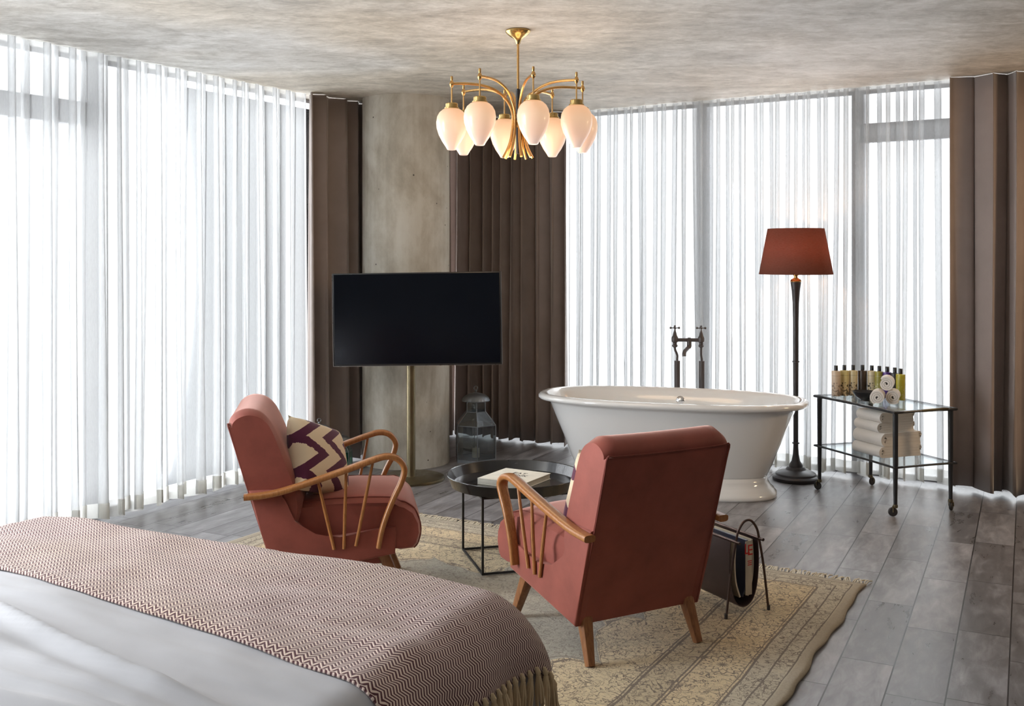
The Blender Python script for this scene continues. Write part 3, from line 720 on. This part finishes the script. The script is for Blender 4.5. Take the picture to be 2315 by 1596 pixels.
# ------------------------------------------------------------------ round tray table, book
t = thing('tray_table', 'black round metal tray table between the armchairs', 'table', (.012, 4.95, 0), math.atan2(-.38, .103)+PI/2)
b = MB(); b.lathe([(.0, .380), (.285, .380), (.302, .383), (.322, .428), (.326, .430), (.3275, .427), (.309, .377), (.290, .371), (0, .371)], 64, cap=False); b.build('tray_top', M['trayblack'], t)
hs = .208
for sx in (-1, 1):
    for sy in (-1, 1): MB().box((sx*hs, sy*hs, .1925), (.010, .010, .354)).build('leg', M['blacksteel'], t, smooth=False)
for z, nm in ((.020, 'lower_frame'), (.366, 'upper_frame')):
    b = MB(); bars = [(-hs, -hs, z), (hs, -hs, z), (hs, hs, z), (-hs, hs, z)]
    b.loft([[(x*(1+e/hs), y*(1+e/hs), zz) for x, y, zz in [(q[0], q[1], z+dz) for q in bars]] for e, dz in ((-.0045, -.0045), (.0045, -.0045), (.0045, .0045), (-.0045, .0045), (-.0045, -.0045))], True, False)
    bmesh.ops.remove_doubles(b.bm, verts=b.bm.verts, dist=1e-5); b.build(nm, M['blacksteel'], t, smooth=False)
ba = math.atan2(-.145*1.0, .222)+math.radians(0)
bk = thing('book', 'white hardback book lying on the round tray table', 'book', (.012, 4.985, .3805), math.radians(-30))
MB().box((0, 0, .0275), (.255, .272, .003), bev=.0008).build('cover', M['bookc'], bk)
MB().box((0, 0, .0015), (.255, .272, .003), bev=.0008).build('cover', M['bookc'], bk)
MB().box((0, -.132, .0145), (.255, .006, .029), bev=.001).build('spine', M['bookc'], bk)
MB().box((0, .002, .0145), (.247, .262, .0235)).build('pages', M['page'], bk)
for s, y in (('EAT', .055), ('DRINK', .012), ('NAP', -.031)):
    text_mesh(s, 'title_text', .042, M['ink'], bk, (.0, y, .0292))

# ------------------------------------------------------------------ magazine rack
mr = thing('magazine_rack', 'dark leather sling magazine rack with wire loops behind the near armchair', 'magazine rack', (.885, 4.335, 0), math.radians(28))
# local x across (feet), y away.  near loop at y=-.17, far loop at y=.17
for y in (-.165, .165):
    pts = [(-.112, y, .012), (-.085, y, .20), (-.062, y, .31), (-.05, y, .355), (-.025, y, .388), (0, y, .398), (.025, y, .388), (.05, y, .355), (.062, y, .31), (.085, y, .20), (.112, y, .012)]
    MB().tube(smooth_path(pts, 5), .0052, 8).build('wire_loop', M['wire'], mr)
    for s in (-1, 1): MB().lathe([(.007, 0), (.007, .018), (.005, .02)], 10, (s*.112, y, .0135)).build('foot', M['rubber'], mr)
for s in (-1, 1):
    MB().tube([(s*.062, -.19, .315), (s*.062, .19, .315)], .0065, 10).build('rod', M['wire'], mr)
sl = [(-.070, .312), (-.076, .25), (-.074, .17), (-.062, .10), (-.038, .055), (0, .038), (.038, .055), (.062, .10), (.074, .17), (.076, .25), (.070, .312)]
b = MB(); b.ribbon([(p.x, p.y) for p in [Vector((q.x, q.y)) for q in smooth_path([(x, z, 0) for x, z in sl], 4)]], .004, -.145, .145); b.build('leather_sling', M['leather'], mr, angle=50)
def magazine(x0, y, label, txt, sgn, dark=False):
    mg = thing('magazine', label, 'magazine', (mr.location.x, mr.location.y, 0), mr.rotation_euler[2])
    pth = [(x0, .305), (x0+.006*sgn, .22), (x0-.000*sgn, .14), (x0-.022*sgn, .075)]
    b = MB(); b.ribbon([(p.x, p.y) for p in smooth_path([(a, c_, 0) for a, c_ in pth], 5)], .007, -.135, .105); b.build('cover', M['magb'] if dark else M['maga'], mg, angle=50)
    return mg
mg = magazine(.050, 0, 'cream magazine with red masthead letters in the leather rack', 'x', 1)
mg2 = magazine(.022, 0, 'dark magazine standing behind the cream one in the leather rack', None, 1, True)
mg3 = magazine(-.035, 0, 'pale magazine against the near side of the leather rack', None, -1)
# masthead and picture on the edge-facing cover (near end of the rack is where the photo sees it)
b = MB(); b.box((.030, -.137, .190), (.034, .003, .222), bev=.001); front = b.build('front_cover', M['maga'], mg)
text_mesh('E', 'masthead_text', .062, M['redink'], mg, (.036, -.1392, .262), (PI/2, 0, 0))
text_mesh('L', 'masthead_text', .062, M['redink'], mg, (.019, -.1392, .268), (PI/2, 0, 0))
for k, wd_ in enumerate((.022, .019, .021)):
    MB().box((.034, -.1388, .219-.008*k), (wd_, .0008, .0035)).build('cover_line', M['redink'], mg, smooth=False)

# ------------------------------------------------------------------ television
tv = thing('television', 'flat black television on a brass pole stand in front of the column', 'television', (-.669, 6.79, 0), 0)
b = MB(); b.lathe([(0, .0), (.222, .0), (.224, .008), (.222, .016), (.215, .020), (0, .020)], 64, cap=False); b.build('base', M['antique'], tv)
MB().lathe([(.032, .019), (.030, .03), (.030, 1.20)], 32).build('pole', M['antique'], tv)
yaw, roll = math.radians(-1.2), math.radians(-.85)
b = MB(); b.box((0, 0, 0), (1.107, .022, .608), bev=.003); p = b.build('panel', M['bezel'], tv); p.location = (.048, -.075, 1.066); p.rotation_euler = (0, roll, yaw)
b = MB(); b.box((0, -.0115, .002), (1.085, .003, .588)); b.build('screen', M['screen'], p, smooth=False)
b = MB(); b.box((0, -.006, -.3045), (1.107, .012, .003)); b.box((-.554, -.006, 0), (.003, .012, .608)); b.build('edge_trim', M['tvedge'], p, smooth=False)
b = MB(); b.box((0, .035, 0), (.5, .05, .34), bev=.01); b.build('rear_housing', M['bezel'], p)
b = MB(); b.box((.02, -.025, 1.066), (.20, .05, .20), bev=.004); b.build('mount', M['bezel'], tv)

# ------------------------------------------------------------------ bathtub
tub = thing('bathtub', 'white freestanding roll-top bathtub by the window', 'bathtub', (1.0, 6.50, 0), math.radians(-17.5))
def sup(a, bb, z, n=72, e=2.5, ox=0):
    return [(ox+a*math.copysign(abs(math.cos(2*PI*i/n))**(2/e), math.cos(2*PI*i/n)), bb*math.copysign(abs(math.sin(2*PI*i/n))**(2/e), math.sin(2*PI*i/n)), z) for i in range(n)]
rg = [(.600, .235, .125), (.605, .240, .14), (.635, .265, .20), (.680, .300, .32), (.735, .335, .45), (.770, .355, .535), (.785, .365, .558),
      (.815, .390, .556), (.838, .408, .560), (.848, .416, .572), (.846, .414, .586), (.832, .402, .596), (.808, .382, .598), (.782, .360, .590), (.765, .345, .57), (.735, .322, .50), (.690, .290, .34), (.640, .255, .22), (.58, .21, .178), (.40, .13, .165), (.05, .02, .163)]
b = MB(); b.loft([sup(*r_) for r_ in rg], cap=True); b.build('tub_body', M['enamel'], tub, angle=0)
rg = [(.655, .285, 0), (.660, .290, .012), (.658, .288, .030), (.645, .276, .040), (.640, .272, .052), (.622, .255, .066), (.604, .240, .10), (.600, .236, .128), (.5, .15, .128)]
b = MB(); b.loft([sup(*r_) for r_ in rg]); b.build('plinth', M['enamel'], tub, angle=0)
b = MB(); b.lathe([(0, 0), (.030, 0), (.032, .006), (.026, .012), (.016, .016), (0, .017)], 24, cap=False); o = b.build('overflow', M['chrome'], tub); o.location = (.02, .338, .515); o.rotation_euler = (math.radians(80), 0, 0)

# bath filler behind the tub
tf = thing('bath_filler', 'dark metal freestanding bath tap on two standpipes behind the bathtub', 'tap', (1.215, 7.02, 0), math.radians(-6))
for s in (-1, 1):
    lean = .010*s*0
    MB().lathe([(.030, 0), (.030, .006), (.0195, .012), (.0195, .760)], 20, (s*.083, 0, 0)).build('standpipe', M['tap'], tf)
    px = s*.083
    pts = [(px, 0, .755), (px, 0, .775), (px-(.004 if s > 0 else -.0), 0, .80), (s*.083+(-.014 if s < 0 else -.004), 0, .835), (s*.083+(-.016 if s < 0 else -.004), 0, .86)]
    MB().tube(smooth_path(pts, 4), .008, 10).build('elbow', M['tap'], tf)
    xx = s*.083+(-.016 if s < 0 else -.004)
    MB().lathe([(.012, .852), (.019, .858), (.019, .868), (.014, .872), (.014, .884), (.022, .890), (.023, .915), (.020, .925), (.016, .93), (.011, .95), (.004, .972), (.004, .992), (.007, .994), (.007, 1.000), (.002, 1.004)], 16, (xx, 0, 0)).build('valve', M['tap'], tf)
    h = MB(); h.tube([(xx-.026, 0, .985), (xx+.026, 0, .985)], .0032, 8); h.tube([(xx, -.026, .985), (xx, .026, .985)], .0032, 8)
    for dx_, dy_ in ((-.028, 0), (.028, 0), (0, -.028), (0, .028)):
        h.lathe([(.001, -.0085), (.006, -.006), (.0085, 0), (.006, .006), (.001, .0085)], 12, (xx+dx_, dy_, .985))
    h.build('cross_handle', M['tap'], tf)
b = MB(); b.tube([(-.099, 0, .903), (.079, 0, .903)], .0125, 12); b.tube([(-.012, 0, .903), (.008, 0, .903)], .017, 12)
b.tube(smooth_path([(-.002, 0, .905), (-.002, 0, .875), (-.003, -.004, .858), (-.018, -.03, .845), (-.036, -.075, .832), (-.042, -.10, .818), (-.042, -.105, .80)], 4), [.0165]*10+[.0135]*15, 12); b.build('spout', M['tap'], tf)

# ------------------------------------------------------------------ floor lamp
lp = thing('floor_lamp', 'dark turned floor lamp with rust-red shade beside the bathtub', 'floor lamp', (1.874, 6.77, 0))
MB().lathe([(0, 0), (.146, 0), (.150, .006), (.150, .022), (.142, .030), (.132, .034), (.128, .046), (.116, .054), (.080, .064), (.066, .070), (.060, .080), (.052, .088), (0, .088)], 56, cap=False).build('base', M['bronze'], lp)
MB().lathe([(.046, .086), (.044, .10), (.028, .125), (.020, .165), (.0165, .22), (.0165, .238), (.024, .240), (.024, .247), (.016, .249), (.0165, .50), (.018, .775), (.0235, .777), (.0235, .784), (.018, .786), (.0185, 1.05), (.021, 1.17), (.027, 1.25), (.034, 1.30), (.0345, 1.306), (0, 1.307)], 32, cap=False).build('pole', M['bronze'], lp)
MB().lathe([(.034, 1.305), (.036, 1.312), (.032, 1.322), (.020, 1.328), (.012, 1.335), (.012, 1.345), (.018, 1.35), (.018, 1.40), (0, 1.40)], 24, cap=False).build('lamp_holder', M['brass'], lp)
b = MB(); n_ = 64; b.loft([[(r_*math.cos(2*PI*i/n_), r_*math.sin(2*PI*i/n_), z) for i in range(n_)] for r_, z in ((.237, 1.357), (.181, 1.658))], cap=False)
b.build('lamp_shade', M['shade'], lp, solid=.002, angle=0)
MB().lathe([(.010, 1.40), (.028, 1.43), (.030, 1.46), (.018, 1.49), (.001, 1.50)], 16).build('bulb', mat('bulb_glass', (1, .8, .6), .3, 0, Emission_Color=(1, .65, .35), Emission_Strength=9), lp)
b = MB(); 
for k in range(3):
    a = 2*PI*k/3+.3; b.tube([(0, 0, 1.515), (.184*math.cos(a), .184*math.sin(a), 1.640)], .002, 6)
b.tube([(0, 0, 1.395), (.034, 0, 1.43), (.036, 0, 1.48), (0, 0, 1.516)], .002, 6); b.build('shade_carrier', M['brass'], lp)
pl = bpy.data.lights.new('floor_lamp_bulb', 'POINT'); pl.energy = 5; pl.color = (1, .62, .36); pl.shadow_soft_size = .03
po = bpy.data.objects.new('floor_lamp_bulb', pl); C.objects.link(po); po.location = (1.874, 6.77, 1.54)

# ------------------------------------------------------------------ chandelier
CHX, CHY = .030, 5.10
ch = thing('chandelier', 'eight-arm brass chandelier with lit opal glass shades hanging from the ceiling', 'chandelier', (CHX, CHY, 0))
MB().lathe([(0, 2.598), (.062, 2.598), (.063, 2.592), (.058, 2.584), (.040, 2.568), (.022, 2.558), (.014, 2.545), (.010, 2.530), (0, 2.53)], 40, cap=False).build('canopy', M['ringbrass'], ch)
MB().lathe([(.0062, 2.29), (.0062, 2.54)], 16).build('stem', M['brass'], ch)
MB().lathe([(.011, 1.985), (.0115, 2.305), (.006, 2.309)], 20).build('sleeve', M['black'], ch)
MB().lathe([(.012, 2.112), (.022, 2.114), (.022, 2.126), (.018, 2.128), (.018, 2.136), (.022, 2.138), (.022, 2.150), (.012, 2.152)], 32).build('collar', M['ringbrass'], ch)
RA8 = .333
for k in range(8):
    a = math.radians(12+45*k); dx_, dy_ = math.sin(a), -math.cos(a)
    P3 = lambda r_, z: (r_*dx_, r_*dy_, z)
    prof = [(.075, 1.965), (.052, 2.01), (.036, 2.06), (.027, 2.13), (.030, 2.19), (.055, 2.245), (.105, 2.292), (.175, 2.318), (.25, 2.325), (RA8, 2.322)]
    arm = MB().tube(smooth_path([P3(*q) for q in prof], 5), [.0066]*46, 10).build('arm', M['brass'], ch)
    MB().lathe([(.004, 2.303), (.009, 2.310), (.012, 2.321), (.009, 2.331), (.005, 2.337), (.006, 2.343), (.006, 2.358), (.003, 2.36)], 16, P3(RA8, 0)).build('finial', M['brass'], arm)
    MB().lathe([(.0038, 2.22), (.0038, 2.31)], 8, P3(RA8, 0)).build('drop_rod', M['brass'], arm)
    MB().lathe([(.006, 2.228), (.028, 2.226), (.031, 2.222), (.031, 2.206), (.037, 2.204), (.037, 2.199), (.022, 2.198)], 28, P3(RA8, 0)).build('shade_cap', M['ringbrass'], arm)
    sh = MB().lathe([(.026, .0), (.045, -.008), (.061, -.022), (.072, -.043), (.0765, -.070), (.0745, -.098), (.064, -.132), (.047, -.165), (.030, -.190), (.022, -.204), (.018, -.206)], 36).build('shade', M['opal'], arm, angle=0)
    sh.location = P3(RA8, 2.202)
l = bpy.data.lights.new('chandelier_glow', 'POINT'); l.energy = 6; l.color = (1, .70, .44); l.shadow_soft_size = .25
lo = bpy.data.objects.new('chandelier_glow', l); C.objects.link(lo); lo.location = (CHX, CHY, 1.85)

# ------------------------------------------------------------------ serving cart
cl, cs = Vector((.331, -.944)), Vector((.944, .331)); Lc, Wc = .70, .39
cart = thing('serving_cart', 'black metal serving cart with glass shelves on castors', 'cart', (2.242, 6.208, 0), math.atan2(cs.y, cs.x))
# local x: short side (to the right), local y: away from camera; corners at (+-Wc/2, +-Lc/2)
for sx in (-1, 1):
    for sy in (-1, 1):
        x, y = sx*Wc/2, sy*Lc/2
        lg = MB().tube([(x, y, .592), (x, y, .30), (x, y, .062)], [.0155, .014, .0105], 14).build('leg', M['black'], cart)
        MB().lathe([(.012, .050), (.014, .058), (.013, .068), (.010, .070)], 14, (x, y, 0)).build('castor_socket', M['antique'], lg)
        a = {(-1, -1): 2.6, (1, -1): .6, (-1, 1): 1.9, (1, 1): .3}[(sx, sy)]
        wv = Vector((math.cos(a), math.sin(a), 0)); ax = Vector((-wv.y, wv.x, 0)); c0 = Vector((x, y, .0265))+wv*.014
        b = MB(); rings = []
        for o_, r_ in ((-.009, .016), (-.008, .022), (-.003, .026), (.003, .026), (.008, .022), (.009, .016)):
            rings.append([c0+ax*o_+wv*(r_*math.cos(2*PI*i/20))+Vector((0, 0, r_*math.sin(2*PI*i/20))) for i in range(20)])
        b.loft(rings); b.build('castor_wheel', M['rubber'], lg)
        b = MB(); b.tube([Vector((x, y, .056)), c0+Vector((0, 0, .031)), c0+ax*.013+Vector((0, 0, .02)), c0+ax*.013], .0035, 6); b.tube([c0+Vector((0, 0, .031)), c0-ax*.013+Vector((0, 0, .02)), c0-ax*.013], .0035, 6); b.build('castor_fork', M['antique'], lg)
def frame_loop(z, r_, e, wv=0):
    pts = []
    hx, hy = Wc/2+e, Lc/2+e
    cor = [(-hx, -hy), (hx, -hy), (hx, hy), (-hx, hy)]
    for i in range(4):
        a, b_ = Vector(cor[i]), Vector(cor[(i+1) % 4])
        for k in range(12):
            f = k/12; p = a.lerp(b_, f); dz = 0
            pinch = wv*math.sin(PI*f)**.5 if 0 < f < 1 else 0
            cdir = -Vector((p.x/hx if abs(abs(p.x)-hx) < 1e-6 else 0, p.y/hy if abs(abs(p.y)-hy) < 1e-6 else 0))
            if 0 < f < 1: p = p+cdir*pinch
            pts.append((p.x, p.y, z))
    b = MB(); n_ = 8; rings = []
    P = [Vector(p) for p in pts]
    for i, p in enumerate(P):
        t_ = (P[(i+1) % len(P)]-P[i-1]).normalized(); s_ = t_.cross(Vector((0, 0, 1)))
        rings.append([p+s_*(r_*math.cos(2*PI*k/n_))+Vector((0, 0, r_*math.sin(2*PI*k/n_))) for k in range(n_)])
    rings.append(rings[0]); b.loft(rings, cap=False); bmesh.ops.remove_doubles(b.bm, verts=b.bm.verts, dist=1e-5); return b
frame_loop(.592, .0085, .022, .012).build('upper_rail', M['black'], cart); frame_loop(.280, .0065, .022, .012).build('lower_rail', M['black'], cart)
MB().box((0, 0, .597), (Wc+.01, Lc+.01, .005)).build('glass_shelf', M['cart_glass'], cart, smooth=False)
MB().box((0, 0, .283), (Wc+.01, Lc+.01, .005)).build('glass_shelf', M['cart_glass'], cart, smooth=False)
MB().tube(smooth_path([(-.02, -Lc/2-.012, .592), (.03, -Lc/2-.024, .596), (.12, -Lc/2-.024, .598), (.165, -Lc/2-.012, .594)], 4), .0085, 10).build('handle', M['antique'], cart)
# bottles
spec = [(1890, 6.43, 'cream_pink', 'first bottle from the left, cream label with dark leaf print'), (1909, 6.455, 'yellow', 'pale yellow bottle with floral print, second from the left'),
        (1929, 6.46, 'cream', 'cream bottle with dark floral print, third from the left'), (1950, 6.46, 'brown', 'dark brown bottle behind the black bowl'),
        (1971, 6.435, 'ivory', 'ivory bottle with black leaf print right of the brown bottle'), (1988, 6.40, 'olive', 'olive green bottle left of the purple bottle'),
        (2006, 6.36, 'purple', 'purple bottle behind the rolled towels'), (2023, 6.31, 'black', 'black bottle between the purple and lime bottles'), (2036, 6.25, 'lime', 'lime yellow bottle at the right end of the row')]
LM = {'cream_pink': label_mat('label_cream_pink', (.66, .52, .38), (.62, .48, .36), (.16, .12, .10), .8), 'yellow': label_mat('label_yellow', (.66, .58, .26), (.70, .54, .32), (.05, .04, .02), .95),
      'cream': label_mat('label_cream', (.68, .60, .36), (.66, .52, .34), (.05, .035, .02), .95), 'brown': label_mat('label_brown', (.05, .030, .018), (.045, .028, .018), (.02, .015, .012), .5),
      'ivory': label_mat('label_ivory', (.72, .62, .42), (.70, .60, .42), (.03, .03, .015), .98), 'olive': label_mat('label_olive', (.34, .30, .045), (.40, .38, .14), (.70, .70, .45), .7),
      'purple': label_mat('label_purple', (.085, .03, .22), (.075, .03, .20), (.16, .10, .30), .4), 'black': label_mat('label_black', (.03, .03, .035), (.03, .03, .03), (.1, .1, .1), .4),
      'lime': label_mat('label_lime', (.46, .42, .04), (.44, .42, .06), (.55, .52, .25), .6)}
first = None
for i, (px, D, k, lb) in enumerate(spec):
    x = (px-CX)*D/F
    if first is None:
        root = thing('toiletry_bottle', '', 'bottle'); first = root
        bd = MB().lathe([(0, 0), (.0255, 0), (.0268, .003), (.0270, .153), (.0258, .1565), (.012, .1590), (.0095, .160), (.0095, .164)], 28, cap=False).build('bottle_body', LM[k], root)
        MB().lathe([(0, .160), (.0115, .160), (.0115, .190), (.0105, .1915), (0, .1915)], 24, cap=False).build('cap', M['bowl'], root)
    else:
        root = copy_tree(first); 
        for ch_ in root.children:
            if ch_.name.startswith('bottle_body'): ch_.data = ch_.data.copy(); ch_.data.materials[0] = LM[k]
    root.location = (x, D, .6000); root['label'] = lb; root['group'] = 'bottles on the serving cart'
# bowl
b = MB(); b.lathe([(0, .0), (.028, 0), (.026, .006), (.036, .012), (.056, .026), (.070, .048), (.073, .058), (.070, .058), (.052, .030), (.03, .016), (0, .013)], 36, cap=False)
tag(b.build('bowl', M['bowl'], loc=(2.140, 6.215, .6)), 'small black bowl on the cart in front of the brown bottle', 'bowl')
# rolled towels
def spiral(r0, turns, th):
    return [((r0+th*1.02*a/(2*PI))*math.cos(a), (r0+th*1.02*a/(2*PI))*math.sin(a)) for a in [turns*2*PI*i/(turns*18) for i in range(int(turns*18)+1)]]
rt0 = None
for (px, z, D, lb) in ((1985, .6455, 6.07, 'rolled white towel, lower left of three on the cart'), (2020, .6455, 6.09, 'rolled white towel, lower right of three on the cart'), (2005, .7215, 6.09, 'rolled white towel resting on top of two others')):
    if rt0 is None:
        b = MB(); b.ribbon(spiral(.006, 3, .0112), .0100, -.05, .07); o = b.build('rolled_towel', M['towel'], angle=60); rt0 = o
    else: o = rt0.copy(); C.objects.link(o)
    o.location = ((px-CX)*D/F, D+.0, z+.0005); o.rotation_euler = (0, random.uniform(0, 6), math.radians(-24)); tag(o, lb, 'towel', 'rolled towels on the serving cart')
# folded towels
def folded(w_, h_, layers, th):
    g = h_/4; pts = [(w_/2-g*.3, g*.5), (0, g*.5), (-w_/2+h_*.45, g*.5)]
    for a in (-60, -30, 0, 30, 60): pts.append((-w_/2+h_*.42-h_*.38*math.cos(math.radians(a)), h_/2+g*1.5*math.sin(math.radians(a))))
    pts += [(-w_/2+h_*.45, g*3.5), (0, g*3.5), (w_/2-g*.9, g*3.5)]
    for a in (60, 0, -60): pts.append((w_/2-g*.85+g*.5*math.cos(math.radians(a)), g*3+g*.5*math.sin(math.radians(a))))
    pts += [(w_/2-g*.9, g*2.5), (0, g*2.5), (-w_/2+h_*.45, g*2.5)]
    for a in (120, 180, 240): pts.append((-w_/2+h_*.42+g*.5*math.cos(math.radians(a)), g*2+g*.5*math.sin(math.radians(a))))
    pts += [(-w_/2+h_*.45, g*1.5), (0, g*1.5), (w_/2-g*.5, g*1.5)]
    return pts
st = Vector((2.265, 6.20)); z = .2856
for i, (w_, d_, h_, ly, lb) in enumerate(((.300, .25, .066, 3, 'folded towel at the bottom of the stack on the lower cart shelf'), (.292, .25, .078, 4, 'thick folded towel second from the bottom of the cart stack'),
                                    (.262, .22, .058, 3, 'folded towel third from the bottom of the cart stack'), (.250, .21, .060, 3, 'folded towel on top of the cart stack'))):
    b = MB(); pth = folded(w_, h_, ly, 0); b.ribbon([(q.x, q.y) for q in smooth_path([(a, c_, 0) for a, c_ in pth], 2)], h_/4*.97, -d_/2, d_/2); o = b.build('folded_towel', M['towel'], angle=60)
    o.location = (st.x+(.0, .004, -.012, -.008)[i], st.y+(0, .002, .006, .0)[i], z); o.rotation_euler = (0, 0, math.atan2(cs.y, cs.x)+(.0, .03, -.02, .02)[i]); z += h_+.0005
    tag(o, lb, 'towel', 'folded towels on the serving cart')

# ------------------------------------------------------------------ lanterns
def hexring(r_, z, n=6, ph=PI/6): return [(r_*math.cos(ph+2*PI*i/n), r_*math.sin(ph+2*PI*i/n), z) for i in range(n)]
def lantern(loc, s, label, rz=0, n=6, glass='lantern_glass'):
    t = thing('lantern', label, 'lantern', loc, rz)
    lv = [(.158, .02), (.158, .262), (.075, .355), (.075, .435)]
    lv = [(r_*s, z*s) for r_, z in lv]
    b = MB()
    for k in range(n):
        a = PI/6+2*PI*k/n; pts = [(r_*math.cos(a), r_*math.sin(a), z) for r_, z in lv]; b.tube(pts, .0032*s**.5, 6)
    for r_, z in lv:
        rg_ = hexring(r_, z, n); b.tube(rg_+[rg_[0]], .003*s**.5, 6, cap=False)
    b.build('frame', M['zinc'], t)
    b = MB(); b.loft([hexring(.160*s, .0, n), hexring(.160*s, .018*s, n), hexring(.150*s, .020*s, n)]); b.build('base_plate', M['zinc'], t, smooth=False)
    b = MB(); b.loft([hexring((r_-.002*s), z, n) for r_, z in lv], cap=False); b.build('glass_panes', M[glass], t, smooth=False)
    # fluted dome cap
    b = MB(); m_ = 48; rings = []
    for r_, z in ((.098, .428), (.100, .434), (.092, .452), (.074, .468), (.050, .480), (.024, .486), (.012, .490)):
        rings.append([(s*(r_+(.0025 if i % 2 else -.0025)*(r_/.1))*math.cos(2*PI*i/m_), s*(r_+(.0025 if i % 2 else -.0025)*(r_/.1))*math.sin(2*PI*i/m_), s*z) for i in range(m_)])
    b.loft(rings); b.build('cap', M['zinc'], t)
    b = MB(); b.lathe([(.010*s, .488*s), (.005*s, .496*s), (.011*s, .502*s), (.005*s, .508*s)], 12)
    rr0 = [(s*.015*math.cos(a), 0, s*(.522+.015*math.sin(a))) for a in [2*PI*i/12 for i in range(13)]]; b.tube(rr0, .0024*s, 6, cap=False); b.build('hanging_ring', M['zinc'], t)
    MB().lathe([(.028*s, .021*s), (.028*s, .085*s), (.003, .088*s), (.0015, .10*s)], 20).build('candle', M['waxc'], t)
    return t
lantern((-.262, 7.43, 0), 1.0, 'large grey glass lantern standing right of the concrete column', math.radians(6))
lantern((-1.245, 6.62, 0), .80, 'grey glass lantern with domed cap behind the left armchair', math.radians(20))
lantern((-1.175, 7.12, 0), .48, 'smallest lantern, on the floor left of the column', math.radians(10), 4, 'green')
